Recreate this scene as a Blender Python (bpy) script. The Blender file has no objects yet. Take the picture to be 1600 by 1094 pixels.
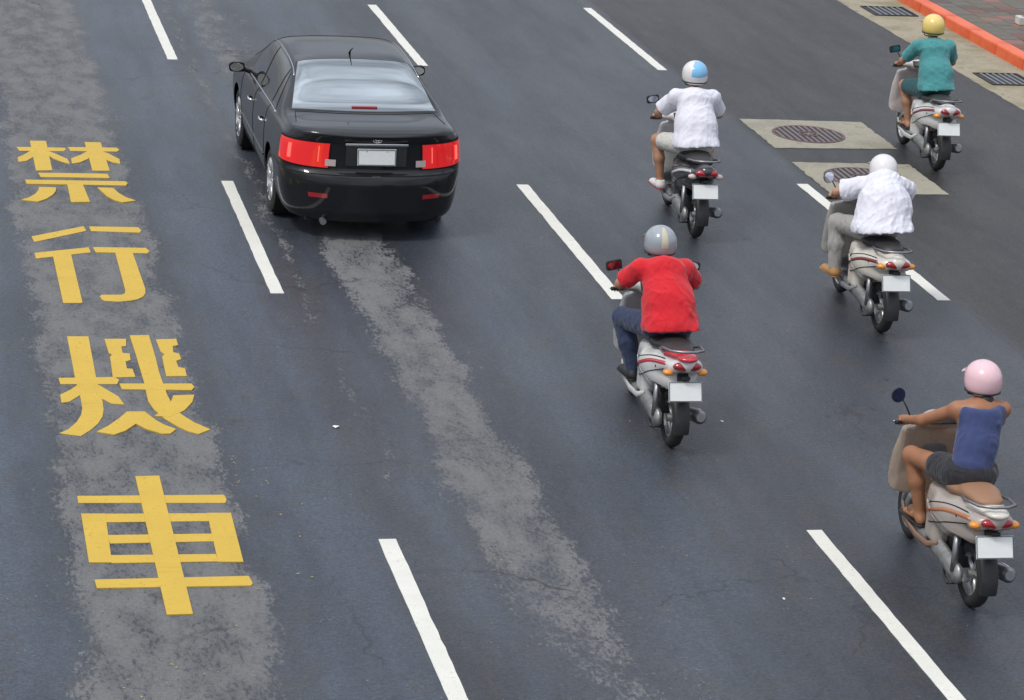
import bpy, math, random
import numpy as np
from mathutils import Vector, Matrix

random.seed(7)
RNG = np.random.default_rng(11)
C = bpy.context.scene.collection
scene = bpy.context.scene
rad = math.radians

# ------------------------------------------------------------------ camera
# a person on a pedestrian overpass, about 7 m above the road, short telephoto lens
yaw, pitch, roll = 0.235781, 0.310287, 0.071653
fw = Vector((math.sin(yaw) * math.cos(pitch), math.cos(yaw) * math.cos(pitch), -math.sin(pitch)))
rt = Vector((math.cos(yaw), -math.sin(yaw), 0))
up = rt.cross(fw)
r2 = rt * math.cos(roll) + up * math.sin(roll)
u2 = -rt * math.sin(roll) + up * math.cos(roll)
cam_data = bpy.data.cameras.new('camera')
cam = bpy.data.objects.new('camera', cam_data)
C.objects.link(cam)
M = Matrix((r2, u2, -fw)).transposed().to_4x4()
M.translation = Vector((-3.355746, -33.1603, 7.117341))
cam.matrix_world = M
cam_data.sensor_fit = 'HORIZONTAL'
cam_data.sensor_width = 36.0
cam_data.lens = 4200 * 36.0 / 1600
cam_data.clip_start = 0.5
cam_data.clip_end = 3000
scene.camera = cam

# ------------------------------------------------------------------ sky and sun (bright overcast after rain)
SUN_EL, SUN_AZ = rad(58), rad(248)
world = bpy.data.worlds.new('World')
scene.world = world
world.use_nodes = True
wn, wl = world.node_tree.nodes, world.node_tree.links
for n in list(wn):
    wn.remove(n)
sky = wn.new('ShaderNodeTexSky'); sky.sky_type = 'NISHITA'; sky.sun_disc = False
sky.sun_elevation = SUN_EL; sky.sun_rotation = SUN_AZ
sky.air_density = 1.0; sky.dust_density = 3.0; sky.ozone_density = 2.0
tc = wn.new('ShaderNodeTexCoord')
cl = wn.new('ShaderNodeTexNoise'); cl.inputs['Scale'].default_value = 3.4
cl.inputs['Detail'].default_value = 6; cl.inputs['Roughness'].default_value = 0.55
wl.new(tc.outputs['Generated'], cl.inputs['Vector'])
cr = wn.new('ShaderNodeMapRange')
cr.inputs['From Min'].default_value = 0.3; cr.inputs['From Max'].default_value = 0.7
cr.inputs['To Min'].default_value = 3.2; cr.inputs['To Max'].default_value = 12.5
wl.new(cl.outputs['Fac'], cr.inputs['Value'])
grey = wn.new('ShaderNodeVectorMath'); grey.operation = 'SCALE'
grey.inputs[0].default_value = (0.94, 0.98, 1.06)
# an overcast sky is brighter overhead than at the horizon
sx = wn.new('ShaderNodeSeparateXYZ'); wl.new(tc.outputs['Generated'], sx.inputs[0])
gr = wn.new('ShaderNodeMapRange'); wl.new(sx.outputs['Z'], gr.inputs['Value'])
gr.inputs['From Min'].default_value = 0.0; gr.inputs['From Max'].default_value = 1.0
gr.inputs['To Min'].default_value = 0.62; gr.inputs['To Max'].default_value = 1.9
pr_ = wn.new('ShaderNodeMath'); pr_.operation = 'MULTIPLY'
wl.new(cr.outputs['Result'], pr_.inputs[0]); wl.new(gr.outputs['Result'], pr_.inputs[1])
wl.new(pr_.outputs[0], grey.inputs['Scale'])
mx = wn.new('ShaderNodeMix'); mx.data_type = 'RGBA'
mx.inputs['Factor'].default_value = 0.64
wl.new(sky.outputs['Color'], mx.inputs['A']); wl.new(grey.outputs['Vector'], mx.inputs['B'])
bg = wn.new('ShaderNodeBackground'); bg.inputs['Strength'].default_value = 0.100
wo = wn.new('ShaderNodeOutputWorld')
wl.new(mx.outputs['Result'], bg.inputs['Color']); wl.new(bg.outputs['Background'], wo.inputs['Surface'])

sl = bpy.data.lights.new('sun', 'SUN'); sl.energy = 1.5; sl.angle = rad(11); sl.color = (1.0, 0.965, 0.91)
so = bpy.data.objects.new('sun', sl); C.objects.link(so)
sd = Vector((math.sin(SUN_AZ) * math.cos(SUN_EL), math.cos(SUN_AZ) * math.cos(SUN_EL), math.sin(SUN_EL)))
so.rotation_euler = sd.to_track_quat('Z', 'Y').to_euler()
so.location = (0, 0, 60)
scene.view_settings.view_transform = 'Standard'
scene.view_settings.look = 'None'
scene.view_settings.exposure = 0.10
scene.view_settings.gamma = 1.0
scene.view_settings.use_curve_mapping = False

# ------------------------------------------------------------------ helpers: objects
def link(o, parent=None):
    C.objects.link(o)
    if parent is not None:
        o.parent = parent
    return o

def tag(o, label=None, cat=None, group=None, kind=None):
    if label: o['label'] = label
    if cat: o['category'] = cat
    if group: o['group'] = group
    if kind: o['kind'] = kind
    return o

def empty(name, loc=(0, 0, 0), rz=0.0, parent=None):
    o = bpy.data.objects.new(name, None)
    o.empty_display_size = 0.2
    link(o, parent)
    o.location = loc
    o.rotation_euler = (0, 0, rz)
    return o

def mesh(name, verts, faces, mat, parent=None, smooth=False, sharp=None):
    me = bpy.data.meshes.new(name)
    me.from_pydata([tuple(map(float, v)) for v in verts], [], [tuple(map(int, f)) for f in faces])
    me.update()
    if mat is not None:
        me.materials.append(mat)
    if smooth:
        me.polygons.foreach_set('use_smooth', [True] * len(me.polygons))
        if sharp is not None:
            me.set_sharp_from_angle(angle=rad(sharp))
    o = bpy.data.objects.new(name, me)
    return link(o, parent)

class MB:
    """collects simple solids into one mesh"""
    def __init__(s): s.v = []; s.f = []
    def add(s, vs, fs):
        n = len(s.v); s.v += [tuple(v) for v in vs]; s.f += [tuple(i + n for i in f) for f in fs]; return s
    def box(s, c, h, R=None):
        c = Vector(c); vs = []
        for z in (-1, 1):
            for x, y in ((-1, -1), (1, -1), (1, 1), (-1, 1)):
                p = Vector((x * h[0], y * h[1], z * h[2]))
                if R is not None: p = R @ p
                vs.append(c + p)
        return s.add(vs, [(3, 2, 1, 0), (4, 5, 6, 7), (0, 1, 5, 4), (1, 2, 6, 5), (2, 3, 7, 6), (3, 0, 4, 7)])
    def tube(s, pts, r, n=10, closed=False, flat=None):
        pts = [Vector(p) for p in pts]; m = len(pts)
        rs = r if isinstance(r, (list, tuple)) else [r] * m
        ref = Vector((0, 0, 1)); rings = []; prev = None
        for i, p in enumerate(pts):
            if closed: t = pts[(i + 1) % m] - pts[i - 1]
            else: t = pts[min(i + 1, m - 1)] - pts[max(i - 1, 0)]
            t.normalize()
            a = prev if prev is not None else (ref.cross(t) if abs(t.z) < .95 else Vector((1, 0, 0)).cross(t))
            a = a - t * a.dot(t); a.normalize(); b = t.cross(a); prev = a
            ring = []
            for k in range(n):
                th = 2 * math.pi * k / n
                ring.append(p + (a * math.cos(th) + b * math.sin(th)) * rs[i])
            if flat is not None:
                ring = [p + (q - p) - flat[0] * ((q - p).dot(flat[0])) * (1 - flat[1]) for q in ring]
            rings.append(ring)
        vs = [q for ring in rings for q in ring]; fs = []
        for i in range(m if closed else m - 1):
            j = (i + 1) % m
            for k in range(n):
                l = (k + 1) % n
                fs.append((i * n + k, i * n + l, j * n + l, j * n + k))
        if not closed:
            fs.append(tuple(range(n))[::-1]); fs.append(tuple((m - 1) * n + k for k in range(n)))
        return s.add(vs, fs)
    def lathe(s, prof, n=40, axis='x', c=(0, 0, 0)):
        """prof: list of (axial, radius)"""
        vs = []; fs = []; m = len(prof)
        for k in range(n):
            th = 2 * math.pi * k / n; co, si = math.cos(th), math.sin(th)
            for a, r in prof:
                q = (a, r * co, r * si) if axis == 'x' else ((r * co, a, r * si) if axis == 'y' else (r * co, r * si, a))
                vs.append((q[0] + c[0], q[1] + c[1], q[2] + c[2]))
        for k in range(n):
            l = (k + 1) % n
            for i in range(m - 1):
                fs.append((k * m + i, k * m + i + 1, l * m + i + 1, l * m + i))
        return s.add(vs, fs)
    def slab(s, poly, z0, z1):
        n = len(poly); vs = [(x, y, z0) for x, y in poly] + [(x, y, z1) for x, y in poly]
        A = sum(poly[i][0] * poly[(i + 1) % n][1] - poly[(i + 1) % n][0] * poly[i][1] for i in range(n))
        if A < 0:
            poly = poly[::-1]; vs = [(x, y, z0) for x, y in poly] + [(x, y, z1) for x, y in poly]
        fs = [tuple(range(n, 2 * n))]
        fs += [(i, (i + 1) % n, n + (i + 1) % n, n + i) for i in range(n)]
        return s.add(vs, fs)
    def build(s, name, mat, parent=None, smooth=False, sharp=None, bevel=0, seg=2):
        o = mesh(name, s.v, s.f, mat, parent, smooth, sharp)
        if bevel:
            b = o.modifiers.new('bevel', 'BEVEL'); b.width = bevel; b.segments = seg; b.limit_method = 'ANGLE'
            b.angle_limit = rad(35)
            if smooth: b.harden_normals = False
        return o

# ------------------------------------------------------------------ helpers: smooth bodies from distance fields
import openvdb as vdb
def _n(v): 
    v = np.asarray(v, float); return v / (np.linalg.norm(v) + 1e-12)

class Field:
    def __init__(s, lo, hi, h):
        s.h = h; s.lo = np.asarray(lo, float)
        s.n = np.ceil((np.asarray(hi, float) - s.lo) / h).astype(int) + 1
        s.ax = [s.lo[i] + h * np.arange(s.n[i]) for i in range(3)]
        s.D = np.full(tuple(s.n), 0.2, np.float32)
    def _box(s, lo, hi, pad):
        i0 = np.clip(np.floor((np.asarray(lo) - pad - s.lo) / s.h).astype(int), 0, s.n - 1)
        i1 = np.clip(np.ceil((np.asarray(hi) + pad - s.lo) / s.h).astype(int) + 1, 1, s.n)
        sl = tuple(slice(a, b) for a, b in zip(i0, i1))
        X = s.ax[0][sl[0]][:, None, None].astype(np.float32)
        Y = s.ax[1][sl[1]][None, :, None].astype(np.float32)
        Z = s.ax[2][sl[2]][None, None, :].astype(np.float32)
        return sl, X, Y, Z
    def _merge(s, sl, d, k, cut=False):
        A = s.D[sl]
        if cut:
            B = -d
            hh = np.maximum(k - np.abs(A - B), 0) / max(k, 1e-6)
            s.D[sl] = np.maximum(A, B) + hh * hh * k * .25
        else:
            hh = np.maximum(k - np.abs(A - d), 0) / max(k, 1e-6)
            s.D[sl] = np.minimum(A, d) - hh * hh * k * .25
        return s
    def cone(s, a, b, ra, rb=None, k=.02, flat=None, cut=False):
        """round cone; flat=(axis, squash) thins it along an axis"""
        rb = ra if rb is None else rb
        a = np.asarray(a, float); b = np.asarray(b, float); R = max(ra, rb)
        sl, X, Y, Z = s._box(np.minimum(a, b) - R, np.maximum(a, b) + R, k + 4 * s.h)
        ba = b - a; L = max(ba @ ba, 1e-9)
        px, py, pz = X - a[0], Y - a[1], Z - a[2]
        t = np.clip((px * ba[0] + py * ba[1] + pz * ba[2]) / L, 0, 1)
        qx, qy, qz = px - t * ba[0], py - t * ba[1], pz - t * ba[2]
        d2 = qx * qx + qy * qy + qz * qz
        if flat is not None:
            w = _n(flat[0]); c = qx * w[0] + qy * w[1] + qz * w[2]
            d2 = d2 + c * c * (1 / flat[1] ** 2 - 1)
            d = (np.sqrt(d2) - (ra + (rb - ra) * t)) * (flat[1] ** .5)
        else:
            d = np.sqrt(d2) - (ra + (rb - ra) * t)
        return s._merge(sl, d.astype(np.float32), k, cut)
    def chain(s, pts, rs, k=.02, flat=None):
        for i in range(len(pts) - 1):
            s.cone(pts[i], pts[i + 1], rs[i], rs[i + 1], k, flat)
        return s
    def ell(s, c, r, R=None, k=.02, cut=False):
        c = np.asarray(c, float); r = np.asarray(r, float); m = r.max()
        if R is None: ext = r
        else: ext = np.array([m] * 3)
        sl, X, Y, Z = s._box(c - ext, c + ext, k + 4 * s.h)
        px, py, pz = X - c[0], Y - c[1], Z - c[2]
        if R is not None:
            R = np.array(R); px, py, pz = (R[0, i] * px + R[1, i] * py + R[2, i] * pz for i in range(3))
        k0 = np.sqrt((px / r[0]) ** 2 + (py / r[1]) ** 2 + (pz / r[2]) ** 2)
        k1 = np.sqrt((px / r[0] ** 2) ** 2 + (py / r[1] ** 2) ** 2 + (pz / r[2] ** 2) ** 2) + 1e-6
        return s._merge(sl, (k0 * (k0 - 1) / k1).astype(np.float32), k, cut)
    def box(s, c, h, rnd=.01, R=None, k=.02, cut=False):
        c = np.asarray(c, float); h = np.asarray(h, float)
        ext = h if R is None else np.array([np.linalg.norm(h)] * 3)
        sl, X, Y, Z = s._box(c - ext, c + ext, k + 4 * s.h)
        px, py, pz = X - c[0], Y - c[1], Z - c[2]
        if R is not None:
            R = np.array(R); px, py, pz = (R[0, i] * px + R[1, i] * py + R[2, i] * pz for i in range(3))
        qx, qy, qz = np.abs(px) - h[0] + rnd, np.abs(py) - h[1] + rnd, np.abs(pz) - h[2] + rnd
        qx, qy, qz = np.broadcast_arrays(qx, qy, qz)
        d = np.sqrt(np.maximum(qx, 0) ** 2 + np.maximum(qy, 0) ** 2 + np.maximum(qz, 0) ** 2) \
            + np.minimum(np.maximum(qx, np.maximum(qy, qz)), 0) - rnd
        return s._merge(sl, d.astype(np.float32), k, cut)
    def plane(s, p, n, k=.006):
        """keep only the side the normal points away from"""
        n = _n(n); X, Y, Z = s.ax[0][:, None, None], s.ax[1][None, :, None], s.ax[2][None, None, :]
        d = ((X - p[0]) * n[0] + (Y - p[1]) * n[1] + (Z - p[2]) * n[2]).astype(np.float32)
        hh = np.maximum(k - np.abs(s.D - d), 0) / k
        s.D = np.maximum(s.D, d) + hh * hh * k * .25
        return s
    def func(s, fn):
        X, Y, Z = s.ax[0][:, None, None], s.ax[1][None, :, None], s.ax[2][None, None, :]
        s.D = fn(s.D, X, Y, Z).astype(np.float32); return s
    def folds(s, amp, freq, seed, stretch=(1, 1, .55), n=7):
        r = np.random.default_rng(seed)
        X, Y, Z = s.ax[0][:, None, None], s.ax[1][None, :, None], s.ax[2][None, None, :]
        wx = .03 * np.sin(9 * Y + 7 * Z + seed); wz = .03 * np.sin(11 * X - 8 * Y + 2 * seed)
        tot = np.zeros_like(s.D)
        for i in range(n):
            v = r.normal(size=3) * np.array(stretch); v = v / np.linalg.norm(v) * freq * r.uniform(.6, 1.7)
            ph = r.uniform(0, 6.28)
            w = np.sin(v[0] * (X + wx) + v[1] * Y + v[2] * (Z + wz) + ph)
            tot += (1 - np.abs(w)).astype(np.float32) ** 2
        s.D = s.D - amp * (tot / n - .33) * 2.2
        return s
    def build(s, name, mat, parent=None, lo=None):
        b = 4 * s.h
        g = vdb.FloatGrid(b)
        A = np.clip(s.D, -b, b)
        g.copyFromArray(np.ascontiguousarray(A))
        P, T, Q = g.convertToPolygons(0.0, 0.0)
        P = P * s.h + s.lo
        F = [tuple(q) for q in Q.tolist()] + [tuple(t) for t in T.tolist()]
        if len(Q):
            q = Q[:, :3]
        else: q = T
        v = np.einsum('ij,ij->i', P[q[:, 0]] - P.mean(0), np.cross(P[q[:, 1]] - P.mean(0), P[q[:, 2]] - P.mean(0))).sum()
        if v < 0: F = [f[::-1] for f in F]
        return mesh(name, P, F, mat, parent, smooth=True)
def rotx(a): return np.array(Matrix.Rotation(a, 3, 'X'))
def roty(a): return np.array(Matrix.Rotation(a, 3, 'Y'))
def rotz(a): return np.array(Matrix.Rotation(a, 3, 'Z'))

# ------------------------------------------------------------------ helpers: materials
def material(name, col, rough=.5, metal=0., coat=0., spec=.5, var=0., vscale=30., bump=0., bscale=200., coatr=.04, emit=None, sheen=0., trans=0., dirt=None):
    m = bpy.data.materials.new(name); m.use_nodes = True
    nt = m.node_tree; p = nt.nodes['Principled BSDF']
    p.inputs['Base Color'].default_value = (*col, 1)
    p.inputs['Roughness'].default_value = rough
    p.inputs['Metallic'].default_value = metal
    p.inputs['Coat Weight'].default_value = coat
    p.inputs['Coat Roughness'].default_value = coatr
    p.inputs['Specular IOR Level'].default_value = spec
    p.inputs['Sheen Weight'].default_value = sheen
    if trans: p.inputs['Transmission Weight'].default_value = trans
    t = nt.nodes.new('ShaderNodeTexCoord')
    if var:
        n = nt.nodes.new('ShaderNodeTexNoise'); n.inputs['Scale'].default_value = vscale; n.inputs['Detail'].default_value = 5
        nt.links.new(t.outputs['Object'], n.inputs['Vector'])
        r = nt.nodes.new('ShaderNodeMapRange')
        r.inputs['From Min'].default_value = .3; r.inputs['From Max'].default_value = .7
        r.inputs['To Min'].default_value = 1 - var; r.inputs['To Max'].default_value = 1 + var
        nt.links.new(n.outputs['Fac'], r.inputs['Value'])
        h = nt.nodes.new('ShaderNodeVectorMath'); h.operation = 'SCALE'; h.inputs[0].default_value = col
        nt.links.new(r.outputs['Result'], h.inputs['Scale'])
        nt.links.new(h.outputs['Vector'], p.inputs['Base Color'])
        r3 = nt.nodes.new('ShaderNodeMapRange')
        r3.inputs['From Min'].default_value = .3; r3.inputs['From Max'].default_value = .7
        r3.inputs['To Min'].default_value = max(.02, rough - .08); r3.inputs['To Max'].default_value = min(1, rough + .1)
        nt.links.new(n.outputs['Fac'], r3.inputs['Value']); nt.links.new(r3.outputs['Result'], p.inputs['Roughness'])
    if bump:
        n2 = nt.nodes.new('ShaderNodeTexNoise'); n2.inputs['Scale'].default_value = bscale; n2.inputs['Detail'].default_value = 3
        nt.links.new(t.outputs['Object'], n2.inputs['Vector'])
        b = nt.nodes.new('ShaderNodeBump'); b.inputs['Strength'].default_value = bump; b.inputs['Distance'].default_value = .004
        nt.links.new(n2.outputs['Fac'], b.inputs['Height']); nt.links.new(b.outputs['Normal'], p.inputs['Normal'])
    if emit:
        p.inputs['Emission Color'].default_value = (*emit[0], 1); p.inputs['Emission Strength'].default_value = emit[1]
    return m

# ------------------------------------------------------------------ node shorthand for the ground materials
class NT:
    def __init__(s, name):
        s.m = bpy.data.materials.new(name); s.m.use_nodes = True
        s.t = s.m.node_tree; s.p = s.t.nodes['Principled BSDF']
        s.co = s.t.nodes.new('ShaderNodeTexCoord').outputs['Object']
        sp = s.t.nodes.new('ShaderNodeSeparateXYZ'); s.L(s.co, sp.inputs[0])
        s.x, s.y, s.z = sp.outputs
    def L(s, a, b): s.t.links.new(a, b)
    def put(s, v, inp):
        if isinstance(v, (int, float)): inp.default_value = v
        elif isinstance(v, tuple): inp.default_value = (*v, 1) if len(inp.default_value) == 4 else v
        else: s.L(v, inp)
    def math(s, op, a, b=0., c=0.):
        n = s.t.nodes.new('ShaderNodeMath'); n.operation = op
        s.put(a, n.inputs[0]); s.put(b, n.inputs[1])
        if op in ('MULTIPLY_ADD',): s.put(c, n.inputs[2])
        return n.outputs[0]
    def add(s, a, b): return s.math('ADD', a, b)
    def mul(s, a, b): return s.math('MULTIPLY', a, b)
    def step(s, v, a, b, lo=0., hi=1., smooth=True):
        n = s.t.nodes.new('ShaderNodeMapRange'); n.interpolation_type = 'SMOOTHSTEP' if smooth else 'LINEAR'
        s.put(v, n.inputs['Value'])
        for k, q in (('From Min', a), ('From Max', b), ('To Min', lo), ('To Max', hi)): n.inputs[k].default_value = q
        return n.outputs['Result']
    def band(s, v, a, b, soft):
        return s.mul(s.step(v, a - soft, a + soft), s.step(v, b - soft, b + soft, 1, 0))
    def noise(s, scale, detail=4, rough=.55, vec=None, st=None, off=0):
        n = s.t.nodes.new('ShaderNodeTexNoise'); n.inputs['Scale'].default_value = scale
        n.inputs['Detail'].default_value = detail; n.inputs['Roughness'].default_value = rough
        src = s.co if vec is None else vec
        if st or off:
            mp = s.t.nodes.new('ShaderNodeMapping'); s.L(src, mp.inputs['Vector'])
            mp.inputs['Scale'].default_value = st or (1, 1, 1); mp.inputs['Location'].default_value = (off, off * .7, off * .3)
            src = mp.outputs['Vector']
        s.L(src, n.inputs['Vector'])
        return n.outputs['Fac']
    def mix(s, f, a, b):
        n = s.t.nodes.new('ShaderNodeMix'); n.data_type = 'RGBA'
        s.put(f, n.inputs['Factor']); s.put(a, n.inputs['A']); s.put(b, n.inputs['B'])
        return n.outputs['Result']
    def fmix(s, f, a, b):
        n = s.t.nodes.new('ShaderNodeMix'); n.data_type = 'FLOAT'
        s.put(f, n.inputs[0]); s.put(a, n.inputs[2]); s.put(b, n.inputs[3]); return n.outputs[0]
    def scale(s, c, f):
        n = s.t.nodes.new('ShaderNodeVectorMath'); n.operation = 'SCALE'
        s.put(c, n.inputs[0]); s.put(f, n.inputs['Scale']); return n.outputs[0]
    def bump(s, h, st, dist, normal=None):
        n = s.t.nodes.new('ShaderNodeBump'); s.put(h, n.inputs['Height'])
        n.inputs['Strength'].default_value = st; n.inputs['Distance'].default_value = dist
        if normal is not None: s.L(normal, n.inputs['Normal'])
        return n.outputs[0]
    def out(s, col=None, rough=None, normal=None, spec=None):
        if col is not None: s.put(col, s.p.inputs['Base Color'])
        if rough is not None: s.put(rough, s.p.inputs['Roughness'])
        if normal is not None: s.L(normal, s.p.inputs['Normal'])
        if spec is not None: s.put(spec, s.p.inputs['Specular IOR Level'])
        return s.m

def asphalt():
    n = NT('wet_asphalt')
    warp = n.noise(.9, 4, .6)
    w2 = n.noise(6, 4, .6, st=(1, .4, 1), off=3)
    xx = n.add(n.x, n.add(n.step(warp, .3, .7, -.10, .10, False), n.step(w2, .3, .7, -.05, .05, False)))
    # dried, worn bands between and along the wheel tracks
    b1 = n.band(xx, -2.30, -.93, .20)
    b2 = n.mul(n.band(xx, .58, 1.36, .20), n.mul(n.step(n.y, -19.5, -15.5, .60, 1.), n.step(n.y, -6.5, -3.5, 1., .62)))
    b3 = n.mul(n.band(xx, .14, .34, .14), n.mul(n.step(n.y, -16.5, -14.5, 0, .72), n.step(n.y, -9.5, -8.7, 1, 1.2)))
    b4 = n.mul(n.band(xx, .40, .95, .16), n.step(n.y, -3.5, -1., 0., .85))
    b5 = n.mul(n.band(xx, -6.6, -4.2, .3), .8)
    cov = n.math('MAXIMUM', n.math('MAXIMUM', b1, b2), n.math('MAXIMUM', n.math('MAXIMUM', b3, b4), b5))
    fine = n.noise(24., 8, .74, st=(1.35, .55, 1))
    midn = n.noise(3.2, 6, .65, st=(1.4, .6, 1), off=9)
    fl = n.add(n.mul(fine, .80), n.mul(midn, .42))
    dry = n.step(n.add(fl, n.mul(cov, .36)), .86, .96)
    dry = n.mul(dry, n.step(cov, .02, .35))
    # base tones of the damp asphalt: broad tyre tracks with sky sheen painted in, then smaller blotches
    big = n.noise(.45, 4, .55, st=(1.5, .4, 1), off=21)
    streak = n.noise(1.3, 4, .6, st=(1.6, .22, 1), off=5)
    tone = n.add(n.mul(big, .6), n.mul(streak, .5))
    wet = n.mix(n.step(tone, .40, .70), (.027, .032, .041), (.052, .060, .074))
    tr = n.add(n.band(xx, -3.5, -2.40, .22), n.mul(n.band(xx, -.80, -.05, .22), .75))
    tr = n.add(tr, n.mul(n.band(xx, .38, .60, .12), .45)); tr = n.add(tr, n.mul(n.band(xx, 1.55, 2.5, .3), .5)); tr = n.add(tr, n.mul(n.band(xx, 3.5, 4.3, .3), .25))
    tr = n.math('MINIMUM', tr, 1.)
    wet = n.mix(n.mul(tr, n.step(streak, .3, .7, .35, .8)), wet, (.070, .092, .126))  # bluish sky reflection on the wet tracks, put into the base colour
    dk = n.add(n.mul(n.band(xx, -.02, .30, .16), .5), n.mul(n.band(xx, 2.55, 3.6, .35), .45))
    wet = n.mix(n.mul(dk, n.step(streak, .3, .7, .9, .4)), wet, (.030, .031, .035))
    right = n.step(n.add(n.x, n.step(w2, .3, .7, -.03, .03, False)), 6.50, 6.60)
    wet = n.mix(n.mul(right, .9), wet, n.mix(n.step(streak, .35, .65), (.026, .025, .025), (.040, .037, .035)))
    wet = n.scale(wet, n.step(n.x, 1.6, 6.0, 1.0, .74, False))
    brown = n.step(n.noise(5, 6, .65, st=(1, .5, 1), off=31), .50, .64, 0, .5)
    wet = n.mix(n.mul(brown, .7), wet, (.060, .053, .046))
    # exposed aggregate: grain at several sizes
    g0 = n.noise(13, 4, .7, off=17); wet = n.scale(wet, n.step(g0, .3, .7, .84, 1.16, False)); g1 = n.noise(34, 5, .75); g2 = n.noise(75, 4, .75, off=2); g3 = n.noise(150, 2, .6, off=6)
    wet = n.scale(wet, n.step(g1, .3, .7, .55, 1.45, False)); wet = n.scale(wet, n.step(g2, .3, .7, .62, 1.38, False))
    stone = n.step(g3, .60, .70, 0, .5)
    wet = n.mix(stone, wet, (.115, .112, .108))
    dcol = n.scale(n.mix(n.step(midn, .35, .65), (.110, .112, .114), (.160, .161, .161)), n.step(g1, .3, .7, .80, 1.18, False))
    dcol = n.scale(dcol, n.step(g2, .3, .7, .84, 1.16, False))
    col = n.mix(n.mul(dry, .92), wet, dcol)
    # pale chips of old paint and dust
    chips = n.step(n.noise(38, 2, .5, st=(1, .8, 1), off=77), .70, .73, 0, .6)
    chips = n.mul(chips, n.step(n.noise(1.2, 2, .5, off=44), .48, .60))
    col = n.mix(chips, col, (.33, .29, .22))
    # oil drips, denser in the outer lanes
    drip = n.mul(n.step(n.noise(7, 2, .5, st=(1.2, .8, 1), off=60), .68, .73, 0, .8), n.step(n.x, 3.2, 4.6, .35, 1.))
    col = n.mix(drip, col, (.012, .012, .013))
    # hairline cracks
    vo = n.t.nodes.new('ShaderNodeTexVoronoi'); vo.feature = 'DISTANCE_TO_EDGE'; vo.inputs['Scale'].default_value = .55
    mp = n.t.nodes.new('ShaderNodeVectorMath'); mp.operation = 'MULTIPLY_ADD'
    nz = n.t.nodes.new('ShaderNodeTexNoise'); nz.inputs['Scale'].default_value = 3.; nz.inputs['Detail'].default_value = 6
    n.L(n.co, nz.inputs['Vector']); n.L(nz.outputs['Color'], mp.inputs[0]); mp.inputs[1].default_value = (.5, .5, .5); n.L(n.co, mp.inputs[2])
    n.L(mp.outputs[0], vo.inputs['Vector'])
    crack = n.mul(n.step(vo.outputs['Distance'], .003, .010, .6, 0), n.step(n.noise(.5, 3, .6, off=90), .50, .62))
    col = n.mix(crack, col, (.014, .014, .015))
    # seam where the outer lane was relaid
    seam = n.band(n.add(n.x, n.step(w2, .3, .7, -.03, .03, False)), 6.49, 6.53, .012)
    col = n.mix(n.mul(seam, .55), col, (.014, .014, .015))
    rough = n.fmix(dry, n.step(tone, .35, .75, .40, .31, False), .85)
    rough = n.add(rough, n.add(n.mul(right, .10), n.step(g1, .3, .7, .06, -.06, False)))
    h = n.add(n.mul(g1, .8), n.mul(g2, .5))
    nb = n.bump(h, .6, .012)
    nb = n.bump(n.add(midn, n.mul(big, .8)), .15, .03, nb)
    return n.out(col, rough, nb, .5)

def road_paint(name, c, wear=.0, worn=(.10, .10, .11)):
    n = NT(name)
    f = n.noise(26, 6, .65); g = n.noise(2.5, 4, .6, off=4)
    col = n.scale(c, n.step(g, .3, .7, .93, 1.05, False))
    col = n.scale(col, n.step(n.noise(140, 2, .5), .3, .7, .94, 1.05, False))
    dirt = n.step(n.add(f, n.mul(g, .35)), .74, .90, 0, .55)
    col = n.mix(dirt, col, n.scale(c, .62))
    scuff = n.step(n.noise(6, 4, .6, st=(.35, 2.4, 1), off=8), .60, .72, 0, .28)
    col = n.mix(scuff, col, n.scale(c, .70))
    f2 = n.noise(60, 4, .7, off=12)
    hole = n.math('MAXIMUM', n.step(f, .70 - wear, .74 - wear, 0, .85), n.step(f2, .69, .73, 0, .6))
    col = n.mix(hole, col, worn)
    return n.out(col, .55, n.bump(n.noise(120, 3, .6), .4, .004), .45)

def concrete(name, a, b, stain, rough=.8, moss=None):
    n = NT(name)
    g = n.noise(2.2, 6, .62); f = n.noise(22, 5, .6, off=3); v = n.noise(90, 2, .5, off=7)
    col = n.mix(n.step(g, .35, .65), a, b)
    col = n.mix(n.step(n.add(g, n.mul(f, .5)), .80, .98, 0, .7), col, stain)
    if moss: col = n.mix(n.step(n.noise(1.6, 5, .6, off=15), .5, .66, 0, .6), col, moss)
    col = n.scale(col, n.step(f, .3, .7, .84, 1.12, False)); col = n.scale(col, n.step(v, .3, .7, .93, 1.06, False))
    return n.out(col, rough, n.bump(v, .4, .006), .4)

M_ASPH = asphalt()
M_WHITE = road_paint('white_road_paint', (.70, .69, .62))
M_YELLOW = road_paint('yellow_road_paint', (.60, .395, .045), .0, (.16, .15, .14))
M_GUTTER = concrete('gutter_concrete', (.27, .235, .165), (.37, .325, .235), (.115, .095, .07), moss=(.20, .19, .10))
M_PATCH = concrete('patch_concrete', (.27, .25, .195), (.35, .325, .255), (.15, .135, .105))
M_GROUND = concrete('ground_concrete', (.16, .155, .145), (.22, .21, .20), (.1, .1, .095))
M_MORTAR = concrete('paver_mortar', (.10, .095, .08), (.13, .125, .11), (.06, .055, .05))

def painted_kerb():
    n = NT('red_orange_kerb_paint')
    g = n.noise(1.8, 5, .6); f = n.noise(30, 5, .65, off=5)
    col = n.mix(n.step(g, .35, .65), (.66, .085, .018), (.78, .145, .045))
    col = n.mix(n.step(n.add(f, n.mul(g, .3)), .74, .86, 0, .7), col, (.30, .20, .15))
    return n.out(col, .42, n.bump(f, .25, .006), .5)
M_KERB = painted_kerb()

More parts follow.
